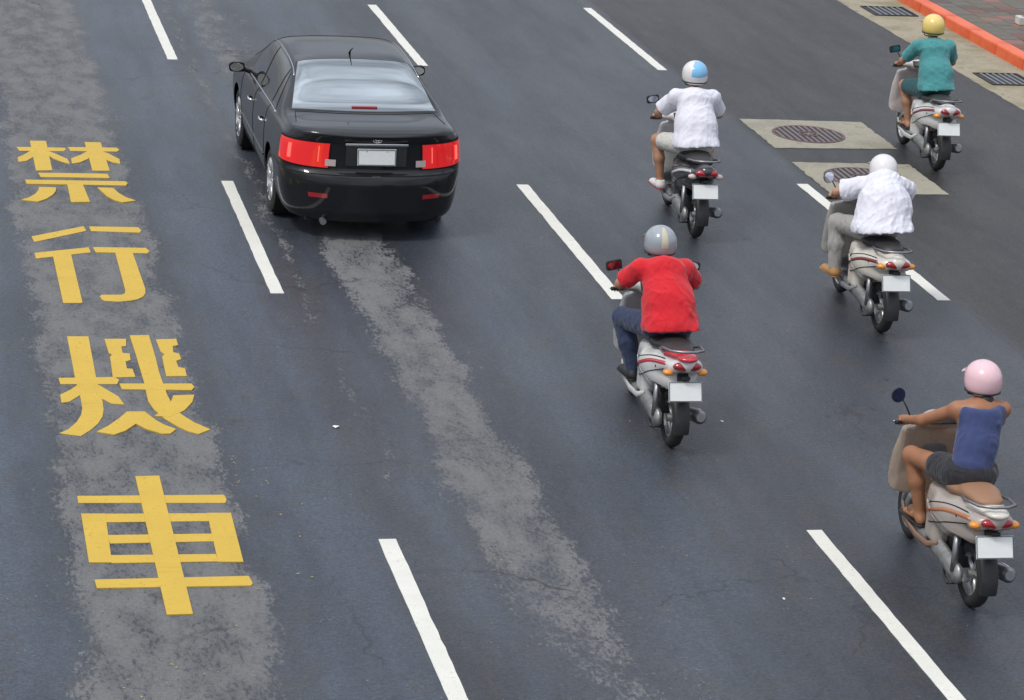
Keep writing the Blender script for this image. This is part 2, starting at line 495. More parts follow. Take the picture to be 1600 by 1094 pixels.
# ------------------------------------------------------------------ ground, road, gutter, kerb, sidewalk
def sheet(name, x0, x1, y0, y1, z, mat, nx=1, ny=1):
    vs = [(x0 + (x1 - x0) * i / nx, y0 + (y1 - y0) * j / ny, z) for j in range(ny + 1) for i in range(nx + 1)]
    fs = [(j * (nx + 1) + i, j * (nx + 1) + i + 1, (j + 1) * (nx + 1) + i + 1, (j + 1) * (nx + 1) + i) for j in range(ny) for i in range(nx)]
    return mesh(name, vs, fs, mat)

ground = tag(sheet('ground', -1200, 1200, -1200, 1200, -.012, M_GROUND), kind='structure')
# road sheet with a slightly ragged outer edge against the gutter slab
pts_r = []
y = -1200.
ys = [-1200, -300, -60] + list(np.arange(-30, 40, .11)) + [60, 300, 1200]
er = np.random.default_rng(4); drift = 0
vs = []; fs = []
for yy in ys:
    drift = drift * .8 + er.normal() * .008
    vs += [(-10.6, yy, 0), (10.62 + drift, yy, 0)]
for i in range(len(ys) - 1):
    fs.append((2 * i, 2 * i + 1, 2 * i + 3, 2 * i + 2))
road = tag(mesh('road', vs, fs, M_ASPH), kind='structure')
gutter = tag(sheet('gutter', 10.5, 11.66, -1200, 1200, -.005, M_GUTTER), kind='structure')

# kerb: painted stones one metre long, tiny joints between them
kerb = tag(empty('kerb', (11.65, 0, 0)), kind='structure')
def stone_mesh():
    prof = [(0, -.02), (.006, .128), (.012, .143), (.026, .152), (.21, .152), (.21, -.02)]
    L = .988; v = []; f = []
    for yy in (0, L):
        v += [(x, yy, z) for x, z in prof]
    m = len(prof)
    f = [tuple(range(m)), tuple(range(2 * m - 1, m - 1, -1))] + [(i, i + m, (i + 1) % m + m, (i + 1) % m) for i in range(m)]
    me = bpy.data.meshes.new('kerb_stone'); me.from_pydata(v, [], f); me.materials.append(M_KERB); me.update(); return me
sm_ = stone_mesh()
for k in range(-6, 14):
    o = bpy.data.objects.new('kerb_stone', sm_); link(o, kerb)
    o.location = (random.uniform(-.002, .002), k - .35, random.uniform(-.003, .003)); o.rotation_euler = (0, 0, random.uniform(-.002, .002))
for a, b in ((-60, -6.35), (13.65, 200)):
    bm_ = MB().box((11.755 - 11.65, (a + b) / 2, .066), (.105, (b - a) / 2, .086)); k_ = bm_.build('kerb_run', M_KERB, kerb)

# sidewalk: laid pavers in mixed grey green, brown and pink
sidewalk = tag(sheet('sidewalk', 11.86, 40, -60, 200, .128, M_MORTAR), kind='structure')
def paver_mat(i, c):
    n = NT('paver_' + ['olive_grey', 'brown', 'pink', 'slate', 'dull_red'][i])
    g = n.noise(3.5, 5, .6, off=i * 3); f = n.noise(60, 3, .6, off=i)
    col = n.scale(c, n.step(g, .3, .7, .7, 1.25, False)); col = n.scale(col, n.step(f, .3, .7, .85, 1.15, False))
    return n.out(col, n.step(g, .3, .7, .35, .7, False), n.bump(f, .3, .004), .5)
PM = [paver_mat(i, c) for i, c in enumerate([(.115, .098, .068), (.095, .062, .045), (.22, .105, .078), (.115, .103, .085), (.155, .065, .045)])]
def paver_mesh(mat):
    a, b, z, c = .146, .146, .03, .008
    v = [(-a, -b, 0), (a, -b, 0), (a, b, 0), (-a, b, 0), (-a, -b, z - c), (a, -b, z - c), (a, b, z - c), (-a, b, z - c),
         (-a + c, -b + c, z), (a - c, -b + c, z), (a - c, b - c, z), (-a + c, b - c, z)]
    f = [(8, 9, 10, 11)] + [(i, (i + 1) % 4, (i + 1) % 4 + 4, i + 4) for i in range(4)] + [(i + 4, (i + 1) % 4 + 4, (i + 1) % 4 + 8, i + 8) for i in range(4)]
    me = bpy.data.meshes.new('paver'); me.from_pydata(v, [], f); me.materials.append(mat); me.update(); return me
pm = [paver_mesh(m) for m in PM]
def pick(i, j):
    r = random.random()
    if r < .42: return 0
    if r < .62: return 1
    if r < .72: return 2
    if r < .90: return 3
    return 4
rest = MB(); mats_rest = []
for i in range(16):
    for j in range(-30, 60):
        px, py = 12.02 + i * .3, j * .3 + (.15 if i % 2 else 0)
        q = pick(i, j)
        if i < 8 and 0 <= py < 7.6:
            o = bpy.data.objects.new('paver', pm[q]); link(o, sidewalk)
            o.location = (px, py, .122 + random.uniform(-.002, .003)); o.rotation_euler = (random.uniform(-.006, .006), random.uniform(-.006, .006), 0)
        else:
            me = pm[q]; n0 = len(rest.v)
            rest.add([(v.co.x + px, v.co.y + py, v.co.z + .122) for v in me.vertices], [tuple(p.vertices) for p in me.polygons])
            mats_rest += [q] * len(me.polygons)
ro = rest.build('outer_pavers', PM[0], sidewalk)
for m in PM[1:]: ro.data.materials.append(m)
ro.data.polygons.foreach_set('material_index', mats_rest); tag(ro, kind='stuff')

# ------------------------------------------------------------------ lane dashes
def dash(x0, x1, y0, y1, label, wob=.004, chip=None):
    r = np.random.default_rng(int(abs(x0 * 100 + y0 * 10)))
    n = int(abs(y1 - y0) / .12); L = []; Rr = []
    for i in range(n + 1):
        t = i / n; yy = y0 + (y1 - y0) * t
        L.append((x0[0] + (x0[1] - x0[0]) * t + r.normal() * wob * .5, yy) if isinstance(x0, tuple) else (x0 + r.normal() * wob * .5, yy))
        Rr.append((x1 + r.normal() * wob * .5, yy))
    poly = L + Rr[::-1]
    o = MB().slab(poly, .0005, .0045).build('lane_dash', M_WHITE)
    tag(o, label, 'road marking', 'white lane dashes')
    return o
dash(-.065, .060, .06, 4.10, 'white lane dash at the top left, cut off by the top edge')
dash(-.062, .060, -9.93, -5.92, 'white lane dash close to the left rear wheel of the black car')
dash(-.064, .062, -19.9, -15.84, 'white lane dash at the bottom edge, right of the lowest yellow character')
dash(3.120, 3.248, .02, 4.03, 'white lane dash just right of the black car roof, touching the far edge')
dash(3.105, 3.235, -10.08, -5.92, 'white lane dash ending beside the left arm of the red shirted rider')
dash(3.118, 3.238, -19.9, -15.81, 'white lane dash at the bottom right, with a small dark hole in it')
dash(6.318, 6.442, .075, 4.24, 'white lane dash above and left of the blue and white helmet')
dash(6.326, 6.454, -10.09, -5.74, 'white lane dash running beneath the scooter of the crouching white shirted rider')

# ------------------------------------------------------------------ painted characters
GL = {'kin' : [[(-2.116, -4.588), (-1.972, -4.587), (-1.79, -4.591), (-1.603, -4.595), (-1.598, -4.673), (-1.627, -4.744), (-2.095, -4.757)], [(-1.963, -4.304), (-1.79, -4.301), (-1.789, -5.571), (-1.958, -5.594)], [(-1.968, -4.734), (-2.056, -4.93), (-2.125, -5.048), (-2.124, -5.243), (-2.04, -5.193), (-1.949, -5.0), (-1.931, -4.809)], [(-1.801, -4.739), (-1.737, -4.835), (-1.604, -5.093), (-1.592, -5.302), (-1.675, -5.21), (-1.751, -5.087), (-1.794, -4.953)], [(-1.568, -4.57), (-1.047, -4.568), (-1.025, -4.661), (-1.054, -4.74), (-1.552, -4.739)], [(-1.377, -4.337), (-1.203, -4.342), (-1.195, -5.569), (-1.374, -5.578)], [(-1.364, -4.728), (-1.454, -4.91), (-1.566, -5.076), (-1.57, -5.294), (-1.484, -5.237), (-1.381, -5.065), (-1.345, -4.812)], [(-1.215, -4.742), (-1.155, -4.839), (-1.057, -5.077), (-1.063, -5.273), (-1.142, -5.217), (-1.198, -5.108), (-1.216, -4.957)], [(-1.94, -5.702), (-1.229, -5.709), (-1.218, -5.882), (-1.923, -5.874)], [(-2.087, -5.996), (-1.065, -6.01), (-1.049, -6.087), (-1.073, -6.18), (-2.079, -6.158)], [(-1.668, -6.131), (-1.51, -6.152), (-1.484, -6.838), (-1.672, -6.859)], [(-1.961, -6.285), (-1.789, -6.298), (-1.8, -6.436), (-1.839, -6.589), (-1.914, -6.748), (-2.001, -6.859), (-2.158, -6.792), (-2.08, -6.701), (-2.013, -6.562), (-1.975, -6.424)], [(-1.371, -6.278), (-1.212, -6.292), (-1.173, -6.484), (-1.114, -6.646), (-1.019, -6.778), (-1.157, -6.851), (-1.23, -6.774), (-1.298, -6.62)]] ,
'kou' : [[(-2.118, -8.103), (-1.605, -7.727), (-1.587, -7.89), (-2.102, -8.297)], [(-1.55, -7.738), (-1.081, -7.748), (-1.056, -7.867), (-1.081, -7.943), (-1.544, -7.901)], [(-2.116, -8.672), (-1.603, -8.47), (-1.595, -8.642), (-2.112, -8.858)], [(-1.952, -8.774), (-1.781, -8.705), (-1.772, -10.244), (-1.941, -10.251)], [(-1.562, -8.469), (-1.067, -8.481), (-1.04, -8.588), (-1.066, -8.665), (-1.549, -8.641)], [(-1.367, -8.625), (-1.204, -8.633), (-1.184, -9.812), (-1.194, -9.948), (-1.225, -10.055), (-1.278, -10.135), (-1.351, -10.178), (-1.447, -10.21), (-1.569, -10.19), (-1.596, -10.138), (-1.608, -10.048), (-1.587, -10.005), (-1.415, -10.003), (-1.385, -9.976), (-1.371, -9.912), (-1.367, -9.825)]] ,
'ki' : [[(-1.962, -11.2), (-1.783, -11.2), (-1.792, -12.275), (-1.781, -12.863), (-1.786, -13.063), (-1.806, -13.227), (-1.852, -13.388), (-1.918, -13.533), (-2.003, -13.67), (-2.159, -13.603), (-2.083, -13.51), (-2.016, -13.358), (-1.969, -13.191), (-1.95, -13.027), (-1.948, -12.792), (-1.961, -12.273)], [(-2.093, -12.293), (-1.64, -12.277), (-1.611, -12.348), (-1.635, -12.453), (-2.088, -12.447)], [(-1.938, -12.449), (-2.014, -12.586), (-2.103, -12.708), (-2.105, -12.904), (-2.042, -12.878), (-1.943, -12.711)], [(-1.814, -12.436), (-1.769, -12.507), (-1.647, -12.763), (-1.618, -12.953), (-1.715, -12.931), (-1.789, -12.795), (-1.819, -12.672)], [(-1.653, -11.278), (-1.471, -11.278), (-1.486, -11.47), (-1.527, -11.485), (-1.529, -11.658), (-1.472, -11.673), (-1.478, -11.844), (-1.523, -11.881), (-1.526, -12.063), (-1.481, -12.078), (-1.474, -12.279), (-1.657, -12.291), (-1.642, -11.769), (-1.62, -11.695), (-1.645, -11.657)], [(-1.22, -11.294), (-1.047, -11.279), (-1.047, -11.449), (-1.095, -11.479), (-1.106, -11.646), (-1.062, -11.676), (-1.057, -11.825), (-1.104, -11.869), (-1.101, -12.031), (-1.049, -12.075), (-1.054, -12.262), (-1.222, -12.267), (-1.211, -11.772), (-1.186, -11.698), (-1.21, -11.622)], [(-1.433, -11.185), (-1.27, -11.178), (-1.266, -11.734), (-1.271, -12.174), (-1.258, -12.735), (-1.235, -13.007), (-1.188, -13.207), (-1.107, -13.392), (-1.0, -13.555), (-1.102, -13.655), (-1.172, -13.596), (-1.238, -13.498), (-1.329, -13.302), (-1.396, -13.071), (-1.422, -12.869), (-1.415, -12.386), (-1.424, -11.659)], [(-1.617, -12.453), (-1.035, -12.461), (-1.021, -12.545), (-1.051, -12.621), (-1.605, -12.592)], [(-1.21, -12.75), (-1.041, -12.739), (-1.074, -12.909), (-1.156, -13.108), (-1.281, -13.258), (-1.406, -13.235), (-1.335, -13.138), (-1.257, -12.959)], [(-1.61, -13.133), (-1.472, -13.135), (-1.398, -13.346), (-1.342, -13.451), (-1.264, -13.543), (-1.317, -13.643), (-1.382, -13.648), (-1.491, -13.537), (-1.562, -13.414), (-1.655, -13.571), (-1.747, -13.657), (-1.875, -13.591), (-1.775, -13.454), (-1.675, -13.275)]] ,
'sha' : [[(-2.106, -14.924), (-1.051, -14.941), (-1.041, -15.031), (-1.059, -15.102), (-2.106, -15.062)], [(-1.931, -15.281), (-1.208, -15.3), (-1.216, -15.45), (-1.934, -15.441)], [(-1.94, -15.682), (-1.218, -15.688), (-1.222, -15.828), (-1.939, -15.836)], [(-1.953, -16.047), (-1.232, -16.062), (-1.231, -16.192), (-1.953, -16.186)], [(-2.1, -15.274), (-1.931, -15.281), (-1.949, -16.176), (-2.103, -16.169)], [(-1.212, -15.299), (-1.042, -15.306), (-1.06, -16.211), (-1.232, -16.202)], [(-2.086, -16.47), (-1.055, -16.461), (-1.042, -16.583), (-1.058, -16.625), (-2.08, -16.613)], [(-1.66, -14.553), (-1.484, -14.548), (-1.492, -17.07), (-1.662, -17.073)]] ,
}
CL = {'kin': 'yellow painted character 禁, topmost of the four on the left lane',
      'kou': 'yellow painted character 行, second from the top of the left lane',
      'ki': 'yellow painted character 機, third from the top with many strokes',
      'sha': 'yellow painted character 車, lowest and largest on the left lane'}
for key, strokes in GL.items():
    xs = [p[0] for s in strokes for p in s]; ys_ = [p[1] for s in strokes for p in s]
    cx_, cy_ = (min(xs) + max(xs)) / 2, (min(ys_) + max(ys_)) / 2
    root = tag(empty('road_character', (cx_, cy_, 0)), CL[key], 'road marking', 'yellow characters painted on the left lane')
    for i, s in enumerate(strokes):
        MB().slab([(a - cx_, b - cy_) for a, b in s], .0005, .0042 + .0007 * i).build('stroke', M_YELLOW, root)

# ------------------------------------------------------------------ manholes in concrete patches
def iron():
    n = NT('rusty_cast_iron')
    g = n.noise(14, 5, .6)
    col = n.mix(n.step(g, .35, .65), (.085, .050, .050), (.15, .085, .080))
    return n.out(col, .5, n.bump(n.noise(150, 2, .5), .3, .003), .5)
M_IRON = iron(); M_DARKIRON = material('dark_iron', (.03, .027, .027), .6, var=.2)
M_PALEIRON = material('worn_iron_rib', (.16, .125, .12), .5, var=.25, vscale=40)
def patch(poly, label):
    r = np.random.default_rng(len(label)); P = []
    for i, a in enumerate(poly):
        b = poly[(i + 1) % len(poly)]
        n = int(math.hypot(b[0] - a[0], b[1] - a[1]) / .07)
        for k in range(n):
            t = k / n; j = .007 if k else 0
            P.append((a[0] + (b[0] - a[0]) * t + r.normal() * j, a[1] + (b[1] - a[1]) * t + r.normal() * j))
    o = MB().slab(P, .0005, .0065).build('concrete_patch', M_PATCH)
    tag(o, label, 'concrete patch', 'pale concrete squares set in the asphalt')
patch([(6.60, -4.09), (8.12, -4.05), (8.14, -2.70), (6.60, -2.64)], 'pale concrete square around the fully visible manhole')
patch([(6.585, -6.12), (7.97, -6.13), (7.99, -4.79), (6.585, -4.76)], 'pale concrete square half covered by the crouching white shirted rider')
def manhole(x, y, label):
    root = tag(empty('manhole_cover', (x, y, 0)), label, 'manhole cover', 'round cast iron manhole covers')
    MB().lathe([(.0068, .0), (.0068, .425), (.002, .43)], 56, 'z').build('cover_plate', M_DARKIRON, root)
    MB().lathe([(.0068, .405), (.014, .408), (.0145, .437), (.006, .440)], 56, 'z').build('cover_rim', M_IRON, root, True, 40)
    for k in range(-5, 6):
        xx = k * .072; hl = math.sqrt(.40 ** 2 - xx ** 2)
        spans = [(-hl, hl)] if abs(xx) > .12 else [(-hl, -.13), (.13, hl)]
        for a, b in spans:
            MB().box((xx, (a + b) / 2, .0105), (.017, (b - a) / 2, .0045)).build('rib', M_PALEIRON, root, bevel=.003, seg=1)
    MB().lathe([(.007, .095), (.016, .098), (.016, .120), (.007, .123)], 32, 'z').build('emblem_ring', M_IRON, root, True, 40)
    P = []
    for k in range(24):
        a = k * math.pi / 12; q = .075 if k % 4 in (0, 1) else .035; P.append((q * math.cos(a), q * math.sin(a)))
    MB().slab(P, .007, .015).build('emblem', M_PALEIRON, root)
manhole(7.235, -3.40, 'round rusty manhole cover with striped ribs, fully visible left of the teal shirted rider')
manhole(7.205, -5.43, 'round manhole cover mostly hidden behind the crouching white shirted rider')

# ------------------------------------------------------------------ gutter grates
M_PITSHADE = material('pit_shade_sheet', (.03, .032, .036), .8)
M_BAR = material('galvanised_bar', (.33, .34, .36), .45, metal=.6, var=.15)
def grate(x0, x1, y0, y1, label):
    cx_, cy_ = (x0 + x1) / 2, (y0 + y1) / 2; hx, hy = (x1 - x0) / 2, (y1 - y0) / 2
    root = tag(empty('drain_grate', (cx_, cy_, 0)), label, 'drain grate', 'drain grates in the gutter')
    MB().slab([(-hx, -hy), (hx, -hy), (hx, hy), (-hx, hy)], -.0045, -.001).build('pit_shade_sheet', M_PITSHADE, root)  # thin dark sheet: the pit's shade painted flat beneath the bars
    f = MB()
    for s in (-1, 1):
        f.box((s * hx, 0, .003), (.012, hy + .012, .008)); f.box((0, s * hy, .003), (hx - .012, .012, .008))
    f.build('frame', M_DARKIRON, root)
    for k in range(1, 7):
        xx = -hx + k * 2 * hx / 7
        MB().box((xx, 0, .004), (.011, hy - .012, .006)).build('bar', M_BAR, root)
grate(10.84, 11.50, 4.32, 4.98, 'square drain grate near the kerb at the top edge, above the yellow helmet')
grate(10.82, 11.44, -.36, .34, 'square drain grate near the kerb at the right edge, beside the teal shirted rider')

# white post with a block foot at the edge of the view
M_WPOST = material('weathered_white_paint', (.55, .55, .50), .5, var=.18, vscale=12)
root = tag(empty('barrier_post', (12.78, 3.12, .152)), 'weathered white metal barrier post with a block foot on the sidewalk pavers', 'post')
MB().box((-.05, 0, .06), (.16, .09, .06)).build('foot_block', M_WPOST, root, bevel=.012)
MB().tube([(.1, .02, .10), (.1, .02, 1.0)], .03, 14).build('post', M_WPOST, root, True, 40)
MB().lathe([(.008, 0), (.008, .022), (0, .026)], 14, 'z', (-.12, 0, .12)).build('bolt', M_DARKIRON, root)
# small litter
M_LITTER = material('paper_scrap', (.75, .73, .68), .7); M_LEAF = material('yellowed_leaf', (.48, .36, .14), .6)
def scrap(x, y, s, label, mat=M_LITTER, cat='paper scrap'):
    r = random.Random(int(x * 1000)); P = []
    for k in range(6):
        a = k * 1.047 + r.uniform(-.25, .25); P.append((s * math.cos(a) * r.uniform(.7, 1.1), s * .7 * math.sin(a) * r.uniform(.7, 1.1)))
    m = MB(); n = 6
    m.add([(a, b, .002 + .012 * r.random()) for a, b in P] + [(0, 0, .014)], [(i, (i + 1) % n, n) for i in range(n)])
    o = m.build('paper_scrap' if mat is M_LITTER else 'fallen_leaf', mat); o.location = (x, y, .001); tag(o, label, cat)
scrap(-.01, -13.51, .034, 'small white paper scrap alone on the asphalt left of the worn grey band')
scrap(3.17, -13.46, .02, 'tiny white scrap beside the rear wheel of the red shirted rider')
scrap(2.55, -17.05, .014, 'tiny pale scrap on the asphalt left of the bottom right dash')
lv = MB(); r = random.Random(5)
for k in range(46):
    x, y = (r.gauss(-.72, .16), r.uniform(-16.6, -13.6)) if k < 30 else (r.gauss(-1.6, .6), r.uniform(-18.4, -16.6))
    s = r.uniform(.006, .016); a = r.uniform(0, 6.28)
    P = [(x + s * math.cos(a), y + s * math.sin(a)), (x - .4 * s * math.sin(a), y + .4 * s * math.cos(a)), (x - s * math.cos(a), y - s * math.sin(a)), (x + .4 * s * math.sin(a), y - .4 * s * math.cos(a))]
    lv.add([(p[0], p[1], .003 + .004 * r.random()) for p in P], [(0, 1, 2, 3)])
tag(lv.build('leaf_litter', M_LEAF), 'scattered yellow leaf bits on the asphalt beside the lowest character', 'leaf litter', kind='stuff')

# ------------------------------------------------------------------ shared vehicle materials
M_BLACKPAINT = material('black_car_paint', (.006, .007, .009), .35, coat=.75, spec=.15, coatr=.04)
M_FILM = material('reflective_window_film', (.42, .46, .48), .05, metal=1.0, coat=.5)
M_GLASS = material('dark_tinted_glass', (.018, .022, .024), .06, spec=.9, coat=.6)
M_RUBBER = material('tyre_rubber', (.022, .022, .022), .75, bump=.3)
M_BLACKPLASTIC = material('black_plastic', (.022, .022, .023), .5, var=.15)
M_GAP = material('panel_gap', (.002, .002, .002), .9)
M_CHROME = material('chrome', (.78, .78, .78), .16, metal=1.0)
M_ALLOY = material('silver_alloy', (.56, .56, .57), .32, metal=.75, var=.06)
M_REDLAMP = material('red_lamp_lens', (.55, .008, .010), .12, coat=1.0, emit=((1.0, .02, .02), .34))
M_LIT = material('lit_red_lamp', (.7, .02, .02), .2, emit=((1.0, .10, .08), 1.7))
M_REDLENS = material('red_lens', (.33, .008, .012), .15, coat=.8)
M_CLEARLENS = material('pale_lens', (.55, .45, .42), .12, coat=.8)
M_AMBER = material('amber_lens', (.75, .28, .03), .2, coat=.6)
M_PLATE = material('licence_plate_white', (.82, .84, .82), .35, var=.03, vscale=15)
M_PLATEMARK = material('plate_border', (.10, .11, .12), .5)
M_STEEL = material('dull_steel', (.30, .30, .31), .4, metal=.85, var=.15)
M_WELL = material('wheel_well', (.006, .006, .006), .9)

def pchip(xs, ys, x):
    """smooth monotone-ish interpolation"""
    xs = np.asarray(xs, float); ys = np.asarray(ys, float)
    d = np.diff(ys) / np.diff(xs); m = np.zeros_like(ys)
    for i in range(1, len(xs) - 1):
        m[i] = 0 if d[i - 1] * d[i] <= 0 else 2 * d[i - 1] * d[i] / (d[i - 1] + d[i])
    m[0] = d[0]; m[-1] = d[-1]
    x = np.clip(x, xs[0], xs[-1]); i = np.clip(np.searchsorted(xs, x) - 1, 0, len(xs) - 2)
    h = xs[i + 1] - xs[i]; t = (x - xs[i]) / h
    return ys[i] * (1 + 2 * t) * (1 - t) ** 2 + m[i] * h * t * (1 - t) ** 2 + ys[i + 1] * t * t * (3 - 2 * t) + m[i + 1] * h * t * t * (t - 1)

# the saloon's skin as one smooth function of (length position, station round the half section)
RY0, RR, FY0, FR, HW = -1.86, .54, 1.75, .63, .905
import functools
@functools.lru_cache(None)
def car_w(y):
    a = max(0., (RY0 - y) / RR); b = max(0., (y - FY0) / FR)
    if a > 0: return HW * max(0., 1 - min(a, 1) ** 3.3) ** (1 / 2.2)
    return HW * max(0., 1 - min(b, 1) ** 2.6) ** (1 / 2.2)
@functools.lru_cache(None)
def car_zt(y): return float(pchip([-2.42, -2.30, -2.15, -1.75, -1.55, -1.15, -.80, -.45, 0, .35, .60, 1.0, 1.28, 1.5, 2.1, 2.42],
                                  [1.035, 1.085, 1.10, 1.105, 1.135, 1.335, 1.435, 1.468, 1.475, 1.455, 1.41, 1.22, 1.06, .985, .87, .70], y))
@functools.lru_cache(None)
def car_zb(y): return float(pchip([-2.42, -1.8, -.8, .5, 1.4, 2.42], [.985, 1.0, .965, .92, .885, .68], y))
SPAN = 7
def car_pt(y, s):
    """s in 0..10 along the half section, 0 sill .. 10 roof centre"""
    W = car_w(y); zb, zt = car_zb(y), car_zt(y); f = W / HW
    g = min(1., max(0., (zt - zb - .10) / .40)); gg = g * g * (3 - 2 * g)
    dz = zt - zb
    cp = [(.86, .19), (.93, .22), (.975, .36), (1., .60), (1.0, .72), (.985, zb - .06), (.955, zb + .005),
          (.93 - .02 * gg, zb + .02 + .02 * gg), (.90 - .16 * gg, zb + dz * (.70 + .14 * gg)), (.78 - .15 * gg, zb + dz * (.88 + .07 * gg)), (.40, zb + dz * .985), (0, zt)]
    # the side follows the tail: scale widths by the plan taper
    cp = [(a * W, b) for a, b in cp]
    cp = [cp[0]] + cp + [(-cp[-2][0], cp[-2][1])]
    n = len(cp) - 3
    u = min(max(s / 10. * n, 0), n - 1e-6); i = int(u); t = u - i
    b0, b1, b2, b3 = (1 - t) ** 3 / 6, (3 * t ** 3 - 6 * t * t + 4) / 6, (-3 * t ** 3 + 3 * t * t + 3 * t + 1) / 6, t ** 3 / 6
    x = b0 * cp[i][0] + b1 * cp[i + 1][0] + b2 * cp[i + 2][0] + b3 * cp[i + 3][0]
    z = b0 * cp[i][1] + b1 * cp[i + 1][1] + b2 * cp[i + 2][1] + b3 * cp[i + 3][1]
    # tail and nose relief by height
    yy = y
    a = min(1., max(0., (RY0 - .05 - y) / (RR - .05)))
    if a > 0:
        prof = float(pchip([.15, .30, .56, .64, .70, .95, 1.06, 1.12], [-.02, -.085, -.085, -.06, .01, .02, -.035, -.03], z))
        yy += prof * a * a
    b = min(1., max(0., (y - FY0) / FR))
    if b > 0:
        yy += float(pchip([.15, .3, .55, .65, .9], [0, .07, .05, .0, -.12], z)) * b * b
    return (x, yy, z)
def car_nrm(y, s):
    e = 1e-3
    a = np.array(car_pt(min(y + e, 2.37), s)) - np.array(car_pt(max(y - e, -2.395), s)); b = np.array(car_pt(y, min(s + e, 10))) - np.array(car_pt(y, s - e if s > e else 0))
    n = np.cross(a, b); l = np.linalg.norm(n)
    if l < 1e-12: return np.array([0, 0, 1.])
    n = n / l
    c = np.array(car_pt(y, s)) - np.array([0, y * .8, .7])
    return n if n @ c > 0 else -n

AX_R, AX_F, WR = -1.30, 1.40, .325
def build_car():
    root = tag(empty('black_car', (1.17, -5.74, 0)), 'black four door saloon seen from behind, its red tail lights lit', 'car')
    # stations: dense near both ends
    A = np.linspace(0, 1, 26); ry = RY0 - RR * (1 - (1 - A) ** 1.9)
    fy = FY0 + FR * (1 - (1 - np.linspace(0, 1, 22)) ** 1.9)
    ysn = np.concatenate([ry[::-1], np.linspace(RY0, FY0, 148)[1:-1], fy])
    ss = np.linspace(0, 10, 120)
    P = np.array([[car_pt(y, s) for s in ss] for y in ysn])
    ny, ns = len(ysn), len(ss)
    vs = []; idx = {}
    for sgn in (1, -1):
        for i in range(ny):
            for j in range(ns):
                if sgn == -1 and (j == ns - 1 or i in (0, ny - 1)):
                    idx[sgn, i, j] = idx[1, i, j]; continue
                p = P[i, j]; idx[sgn, i, j] = len(vs); vs.append([p[0] * sgn, p[1], p[2]])
    vs = np.array(vs)
    AR = .375
    def inarch(p, R=AR):
        return abs(p[0]) > .55 and min(math.hypot(p[1] - AX_R, p[2] - WR), math.hypot(p[1] - AX_F, p[2] - WR)) < R
    ins = [inarch(p) for p in vs]
    fs = []
    for sgn in (1, -1):
        for i in range(ny - 1):
            for j in range(ns - 1):
                q = [idx[sgn, i, j], idx[sgn, i + 1, j], idx[sgn, i + 1, j + 1], idx[sgn, i, j + 1]]
                if sgn == -1: q = q[::-1]
                if all(ins[k] for k in q): continue
                u = []
                for k in q:
                    if k not in u: u.append(k)
                if len(u) >= 3: fs.append(u)
    used = set(k for f in fs for k in f)
    for k in used:
        if ins[k]:
            p = vs[k]; ay = AX_R if abs(p[1] - AX_R) < abs(p[1] - AX_F) else AX_F
            d = math.hypot(p[1] - ay, p[2] - WR); q = AR / max(d, 1e-6)
            p[1] = ay + (p[1] - ay) * q; p[2] = WR + (p[2] - WR) * q
    mesh('body', vs, fs, M_BLACKPAINT, root, smooth=True, sharp=55)
    # underside and wheel wells
    MB().box((0, .0, .20), (.76, 1.95, .05)).box((0, -2.10, .24), (.66, .20, .07)).build('underbody', M_WELL, root)
    for ay in (AX_R, AX_F):
        for s in (-1, 1):
            MB().lathe([(s * .86, AR + .004), (s * .60, AR + .004), (s * .60, .0)], 40, 'x', (0, ay, WR)).build('wheel_arch_liner', M_WELL, root)
    # patches lifted off the skin
    def patch_s(name, y0, y1, s0, s1, mat, sides=(1, -1), off=.003, ny=24, ns=16, fy=None, parent=None, trim=0, thick=.0):
        out = []
        for sgn in sides:
            V = []; F = []
            for i in range(ny + 1):
                for j in range(ns + 1):
                    u, v = i / ny, j / ns
                    y = y0 + (y1 - y0) * u; s = s0 + (s1 - s0) * v
                    if fy: y, s = fy(u, v)
                    p = np.array(car_pt(y, s)) + car_nrm(y, s) * off
                    V.append((p[0] * sgn, p[1], p[2]))
            for i in range(ny):
                for j in range(ns):
                    a = i * (ns + 1) + j; q = (a, a + ns + 1, a + ns + 2, a + 1)
                    F.append(q if sgn == 1 else q[::-1])
            out.append(mesh(name, V, F, mat, parent or root, smooth=True))
        return out
    def strip(name, pts, r, mat, sgn=1, off=.002, n=6, parent=None):
        Q = [np.array(car_pt(y, s)) + car_nrm(y, s) * off for y, s in pts]
        return MB().tube([(q[0] * sgn, q[1], q[2]) for q in Q], r, n).build(name, mat, parent or root, True)
    def s_at(y, z):  # station whose height is z on the flank
        lo, hi = 0., 6.
        for _ in range(30):
            m = (lo + hi) / 2
            if car_pt(y, m)[2] < z: lo = m
            else: hi = m
        return lo
    def s_x(y, x):   # station on the upper surface at half width x
        lo, hi = 5.5, 10.
        for _ in range(30):
            m = (lo + hi) / 2
            if car_pt(y, m)[0] > x: lo = m
            else: hi = m
        return lo
    # rear screen: one pane across both halves
    def pane(name, yb, yt, wb, wt, off=.004, parent=None, mat=M_GLASS, n=20, bowb=0., bowt=0.):
        V = []; F = []; m = 2 * n + 1
        for i in range(17):
            u = i / 16
            for j in range(m):
                v = (j - n) / n
                w = wb + (wt - wb) * u
                y = yb + bowb * v * v + (yt + bowt * v * v - yb - bowb * v * v) * u
                x = abs(v) * w; s = s_x(y, x) if x > .01 else 10.
                p = np.array(car_pt(y, s)) + car_nrm(y, min(s, 9.99)) * off
                V.append((p[0] * (1 if v >= 0 else -1), p[1], p[2]))
        for i in range(16):
            for j in range(m - 1):
                a = i * m + j; F.append((a, a + 1, a + m + 1, a + m))
        return mesh(name, V, F, mat, parent or root, smooth=True)
    pane('rear_window_seal', -1.68, -.70, .745, .585, .002, mat=M_BLACKPLASTIC, bowb=.10, bowt=-.02)
